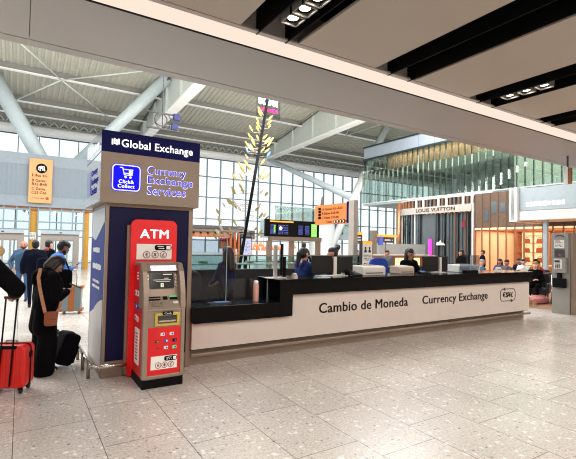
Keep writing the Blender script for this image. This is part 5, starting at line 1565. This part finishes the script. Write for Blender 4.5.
# people far behind the counter
def far(label, loc, yw, H, cols_, **k):
    return person(label, loc, yw, H, mm(*cols_), voxel=0.022, face=False, **k)
far('dark haired person in grey blue standing at the lit cafe counter', (10.35, 10.3, 0), 100, 1.46, ('skin_tan', 'hair_dark', 'cloth_grey', 'cloth_navy', 'rubber'), puff=0.04)
far('person in black at the cafe counter with a bare pale head', (9.9, 11.3, 0), -100, 1.45, ('skin_pale', 'hair_dark', 'cloth_black', 'cloth_navy', 'rubber'))
far('person in white with dark hair beyond the monitors', (10.1, 12.6, 0), 20, 1.62, ('skin_tan', 'hair_dark', 'cloth_white', 'cloth_navy', 'rubber'))
far('distant person in white past the grey sign post', (12.2, 14.2, 0), 160, 1.66, ('skin_tan', 'hair_dark', 'cloth_white', 'cloth_navy', 'rubber'))
far('dark haired person by the copper lamps, under the screens', (9.05, 13.3, 0), -60, 1.66, ('skin_tan', 'hair_dark', 'cloth_black', 'cloth_navy', 'rubber'))

# seating area by the shop
def lounge_seat(label, loc, rz, grp=None, first=[None]):
    if first[0] is None:
        t = first[0] = thing('lounge_chair', label, 'chair', (0, 0, 0))
        MB().prism(rounded(-0.33, 0.33, -0.3, 0.33, 0.06), 0.24, 0.44, 'Z').build('seat', 'charcoal', t, local=True, bevel=0.03)
        MB().prism(rounded(-0.33, 0.33, 0.40, 0.86, 0.07), -0.36, -0.24, 'Y').build('backrest', 'charcoal', t, local=True, bevel=0.03)
        for sx in (-1, 1):
            MB().box(sx*0.33-0.04, sx*0.33+0.04, -0.3, 0.3, 0.3, 0.58).build('armrest', 'charcoal', t, local=True, bevel=0.02)
            for sy in (-1, 1): MB().tube((sx*0.28, sy*0.26, 0), (sx*0.28, sy*0.26, 0.25), 0.018, 0.022, 8).build('leg', 'steel', t, local=True)
    else:
        t = copy_tree(first[0]); tag(t, label)
    t.location = loc; t.rotation_euler = (0, 0, rz)
    return t
seats = [((15.3, 9.35, 0.004), 100, 'charcoal lounge chair of the person in purple'), ((14.4, 8.55, 0.004), 100, 'charcoal lounge chair of the person in dark grey'), ((16.25, 9.0, 0.004), 95, 'charcoal lounge chair of the person in white headphones'),
         ((16.9, 9.55, 0.004), 95, 'charcoal lounge chair farthest back, close to the glowing shop'), ((14.2, 7.35, 0.004), 95, 'charcoal lounge chair of the person in dark red'), ((15.9, 8.35, 0.004), 95, 'charcoal lounge chair of the person in the black cap')]
for p_, a, l in seats: lounge_seat(l, p_, math.radians(a))
def seated(label, loc, yw, cols_, **k):
    return person(label, loc, yw, 1.56, mm(*cols_), pose='sit', seat_h=0.55, voxel=0.02, face=k.pop('face', False), arms=[((-0.26, 0.10, 1.14), (-0.12, 0.30, 1.16)), ((0.26, 0.10, 1.14), (0.12, 0.30, 1.16))], **k)
seated('seated person in a purple top with dark hair', (15.25, 9.35, 0.004), 100, ('skin_tan', 'hair_dark', 'cloth_purple', 'cloth_navy', 'rubber'), hair='long')
seated('seated person in dark grey with short dark hair beside the purple top', (14.35, 8.55, 0.004), 100, ('skin_tan', 'hair_dark', 'cloth_grey', 'cloth_black', 'rubber'))
seated('seated person in a white top wearing pale headphones', (16.2, 9.0, 0.004), 125, ('skin_pale', 'hair_brown', 'cloth_white', 'cloth_navy', 'rubber'), face=True, extra_hair=('cloth_lightblue', [((-0.1, 0, 1.64), 0.035, (-0.1, 0, 1.62), 0.035), ((0.1, 0, 1.64), 0.035, (0.1, 0, 1.62), 0.035), ((-0.09, 0, 1.72), 0.015, (0, 0, 1.785), 0.015), ((0.09, 0, 1.72), 0.015, (0, 0, 1.785), 0.015)]))
seated('seated person with dark hair farthest back by the glowing shop', (16.85, 9.55, 0.004), 95, ('skin_tan', 'hair_dark', 'cloth_navy', 'cloth_navy', 'rubber'))
seated('seated person in black with long tan hair at the end of the counter', (13.35, 7.05, 0.004), 110, ('skin_pale', 'hair_tan', 'cloth_black', 'cloth_black', 'rubber'), hair='long')
seated('seated person in a black cap near the grey totem', (15.85, 8.35, 0.004), 110, ('skin_brown', 'hair_dark', 'cloth_grey', 'cloth_navy', 'rubber'), extra_hair=('cloth_black', [((0, -0.01, 1.70), 0.1, (0, 0.0, 1.71), 0.095), ((0, 0.1, 1.69), 0.04, (0, 0.15, 1.68), 0.04)]))
seated('seated person in dark red seated behind the one with long tan hair', (14.15, 7.4, 0.004), 120, ('skin_tan', 'hair_dark', 'cloth_red', 'cloth_black', 'rubber'))
seated('seated person in blue with grey hair between the purple and the grey readers', (13.15, 8.7, 0.004), 60, ('skin_pale', 'hair_grey', 'cloth_steel', 'cloth_navy', 'rubber'))
lounge_seat('charcoal lounge chair of the grey haired person in blue', (13.15, 8.7, 0.004), math.radians(60))
far('standing person in black with long hair beyond the banknote counter', (13.3, 9.6, 0.004), 70, 1.52, ('skin_tan', 'hair_dark', 'cloth_black', 'cloth_black', 'rubber'), hair='long', puff=0.03)
far('standing person in dark navy near the corner of the glowing shop', (17.6, 11.6, 0.0), 40, 1.5, ('skin_tan', 'hair_dark', 'cloth_navy', 'cloth_black', 'rubber'), puff=0.03)
lounge_seat('charcoal lounge chair under the person with long tan hair', (13.4, 7.05, 0.004), math.radians(110))
t = thing('stool', 'low black stool beside the end of the counter', 'stool', (12.35, 6.85, 0.004))
MB().tube((0, 0, 0.38), (0, 0, 0.46), 0.2, 0.2, 20).build('seat', 'cloth_black', t, local=True, bevel=0.02)
for k in range(4):
    a = PI/4+PI/2*k; MB().tube((0.12*math.cos(a), 0.12*math.sin(a), 0.38), (0.19*math.cos(a), 0.19*math.sin(a), 0), 0.015, 0.012, 8).build('leg', 'steel', t, local=True)
t = thing('heaped_clothing', 'pink checked blanket heaped on the brown floor by the totem', 'clothing', (12.95, 6.75, 0.004))  # heap stands in for the pink clothes of a kneeling person
remeshed('cloth', [(V((-0.3, 0, 0.09)), 0.09, V((0.3, -0.05, 0.1)), 0.1, 'x'), (V((-0.1, 0.1, 0.12)), 0.12, V((0.25, 0.05, 0.14)), 0.12, 'x')], {'x': 'cloth_pink'}, t, 0.02)
for i, (x, y) in enumerate(((12.45, 6.6), (12.52, 6.72))):
    t = thing('shoe', ['tan shoe lying nearest the counter end on the brown floor', 'tan shoe lying behind its pair beside the pink blanket'][i], 'shoe', (x, y, 0.004), 0.4)
    MB().prism([(-0.13, 0.0), (0.13, 0.0), (0.14, 0.03), (0.08, 0.055), (0.0, 0.075), (-0.05, 0.11), (-0.13, 0.11)], -0.04, 0.04, 'Y').build('upper', 'cloth_tan', t, local=True, bevel=0.015)
    MB().prism([(-0.135, 0.0), (0.14, 0.0), (0.145, 0.018), (-0.135, 0.018)], -0.043, 0.043, 'Y').build('sole', 'sole', t, local=True)
t = thing('folding_stroller', 'dark folding pushchair with pale frame next to the grey totem', 'pushchair', (13.05, 6.2, 0.004), 0.5)
fr_ = MB()
for sy in (-0.2, 0.2):
    fr_.tube((-0.3, sy, 0.06), (0.25, sy, 0.85), 0.014, 0.014, 8); fr_.tube((0.3, sy, 0.06), (-0.15, sy, 0.6), 0.014, 0.014, 8)
fr_.tube((0.25, -0.2, 0.85), (0.25, 0.2, 0.85), 0.016, 0.016, 8)
fr_.build('frame', 'steel', t, local=True)
MB().obox((0.0, 0, 0.38), (0.36, 0.36, 0.03), Matrix.Rotation(0.1, 3, 'Y')).obox((0.14, 0, 0.6), (0.03, 0.36, 0.42), Matrix.Rotation(0.25, 3, 'Y')).build('seat', 'cloth_black', t, local=True, bevel=0.01)
for sx in (-0.3, 0.3):
    for sy in (-0.2, 0.2): MB().tube((sx, sy-0.015, 0.06), (sx, sy+0.015, 0.06), 0.06, 0.06, 14).build('wheel', 'rubber', t, local=True)
for i in range(2):
    lounge_seat(['charcoal lounge chair just right of the grey totem', 'charcoal lounge chair at the frame edge past the totem'][i], (13.8+1.1*i, 5.6-0.35*i, 0.004), math.radians(150))

# ------------------------------------------------------------------ light
W = bpy.data.worlds.new('world'); S.world = W; W.use_nodes = True
bg = W.node_tree.nodes['Background']
bg.inputs['Color'].default_value = (0.965, 0.99, 1.0, 1); bg.inputs['Strength'].default_value = 1.5
def area(name, loc, sx, sy, power, color=(1, 1, 1), rot=(0, 0, 0)):
    l = bpy.data.lights.new(name, 'AREA'); l.shape = 'RECTANGLE'; l.size = sx; l.size_y = sy; l.energy = power; l.color = color
    o = bpy.data.objects.new(name, l); COL.objects.link(o); o.location = loc; o.rotation_euler = rot
    return o
# rows of lamps in the ceiling slots over the concourse
for a, b in gaps:
    if -6 < a < 22:
        area('slot_lamp', ((a+b)/2+0.02, -3.0, 4.72), 0.3, 9.0, 215, (1.0, 0.95, 0.90))
# unseen lamps added high up to brighten the tall hall
for x in (-4, 6, 16, 27):
    area('hall_fill_lamp', (x, 13, 9.6), 6, 8, 1500, (0.97, 0.99, 1.0))
area('shop_lamp', (LX+2.0, 10.2, 2.5), 3.2, 6.0, 320, (1.0, 0.80, 0.60))
area('slat_fill_lamp', (MX+0.3, 16.8, 7.5), 0.2, 7, 90, (1.0, 0.8, 0.6), (0, -0.6, 0))  # unseen lamp added to warm the wooden slats
for x in (-3, 8, 19):
    area('roof_fill_uplight', (x, 11.5, 5.2), 8, 3, 1250, (1.0, 0.97, 0.9), (PI-0.55, 0, 0))  # unseen uplights added to brighten the roof deck
area('lounge_lamp', (MX+3.5, 15.5, 7.4), 5, 12, 900, (1.0, 0.85, 0.7))
vs_ = S.view_settings
S.display_settings.display_device = 'sRGB'
vs_.view_transform = 'Standard'; vs_.look = 'None'; vs_.gamma = 1; vs_.exposure = 0.0
vs_.use_curve_mapping = False
S.cycles.use_denoising = True
S.cycles.filter_width = 1.1
S.cycles.max_bounces = 8; S.cycles.diffuse_bounces = 4; S.cycles.glossy_bounces = 4; S.cycles.transparent_max_bounces = 24
S.cycles.sample_clamp_indirect = 6
S.cycles.caustics_reflective = False; S.cycles.caustics_refractive = False
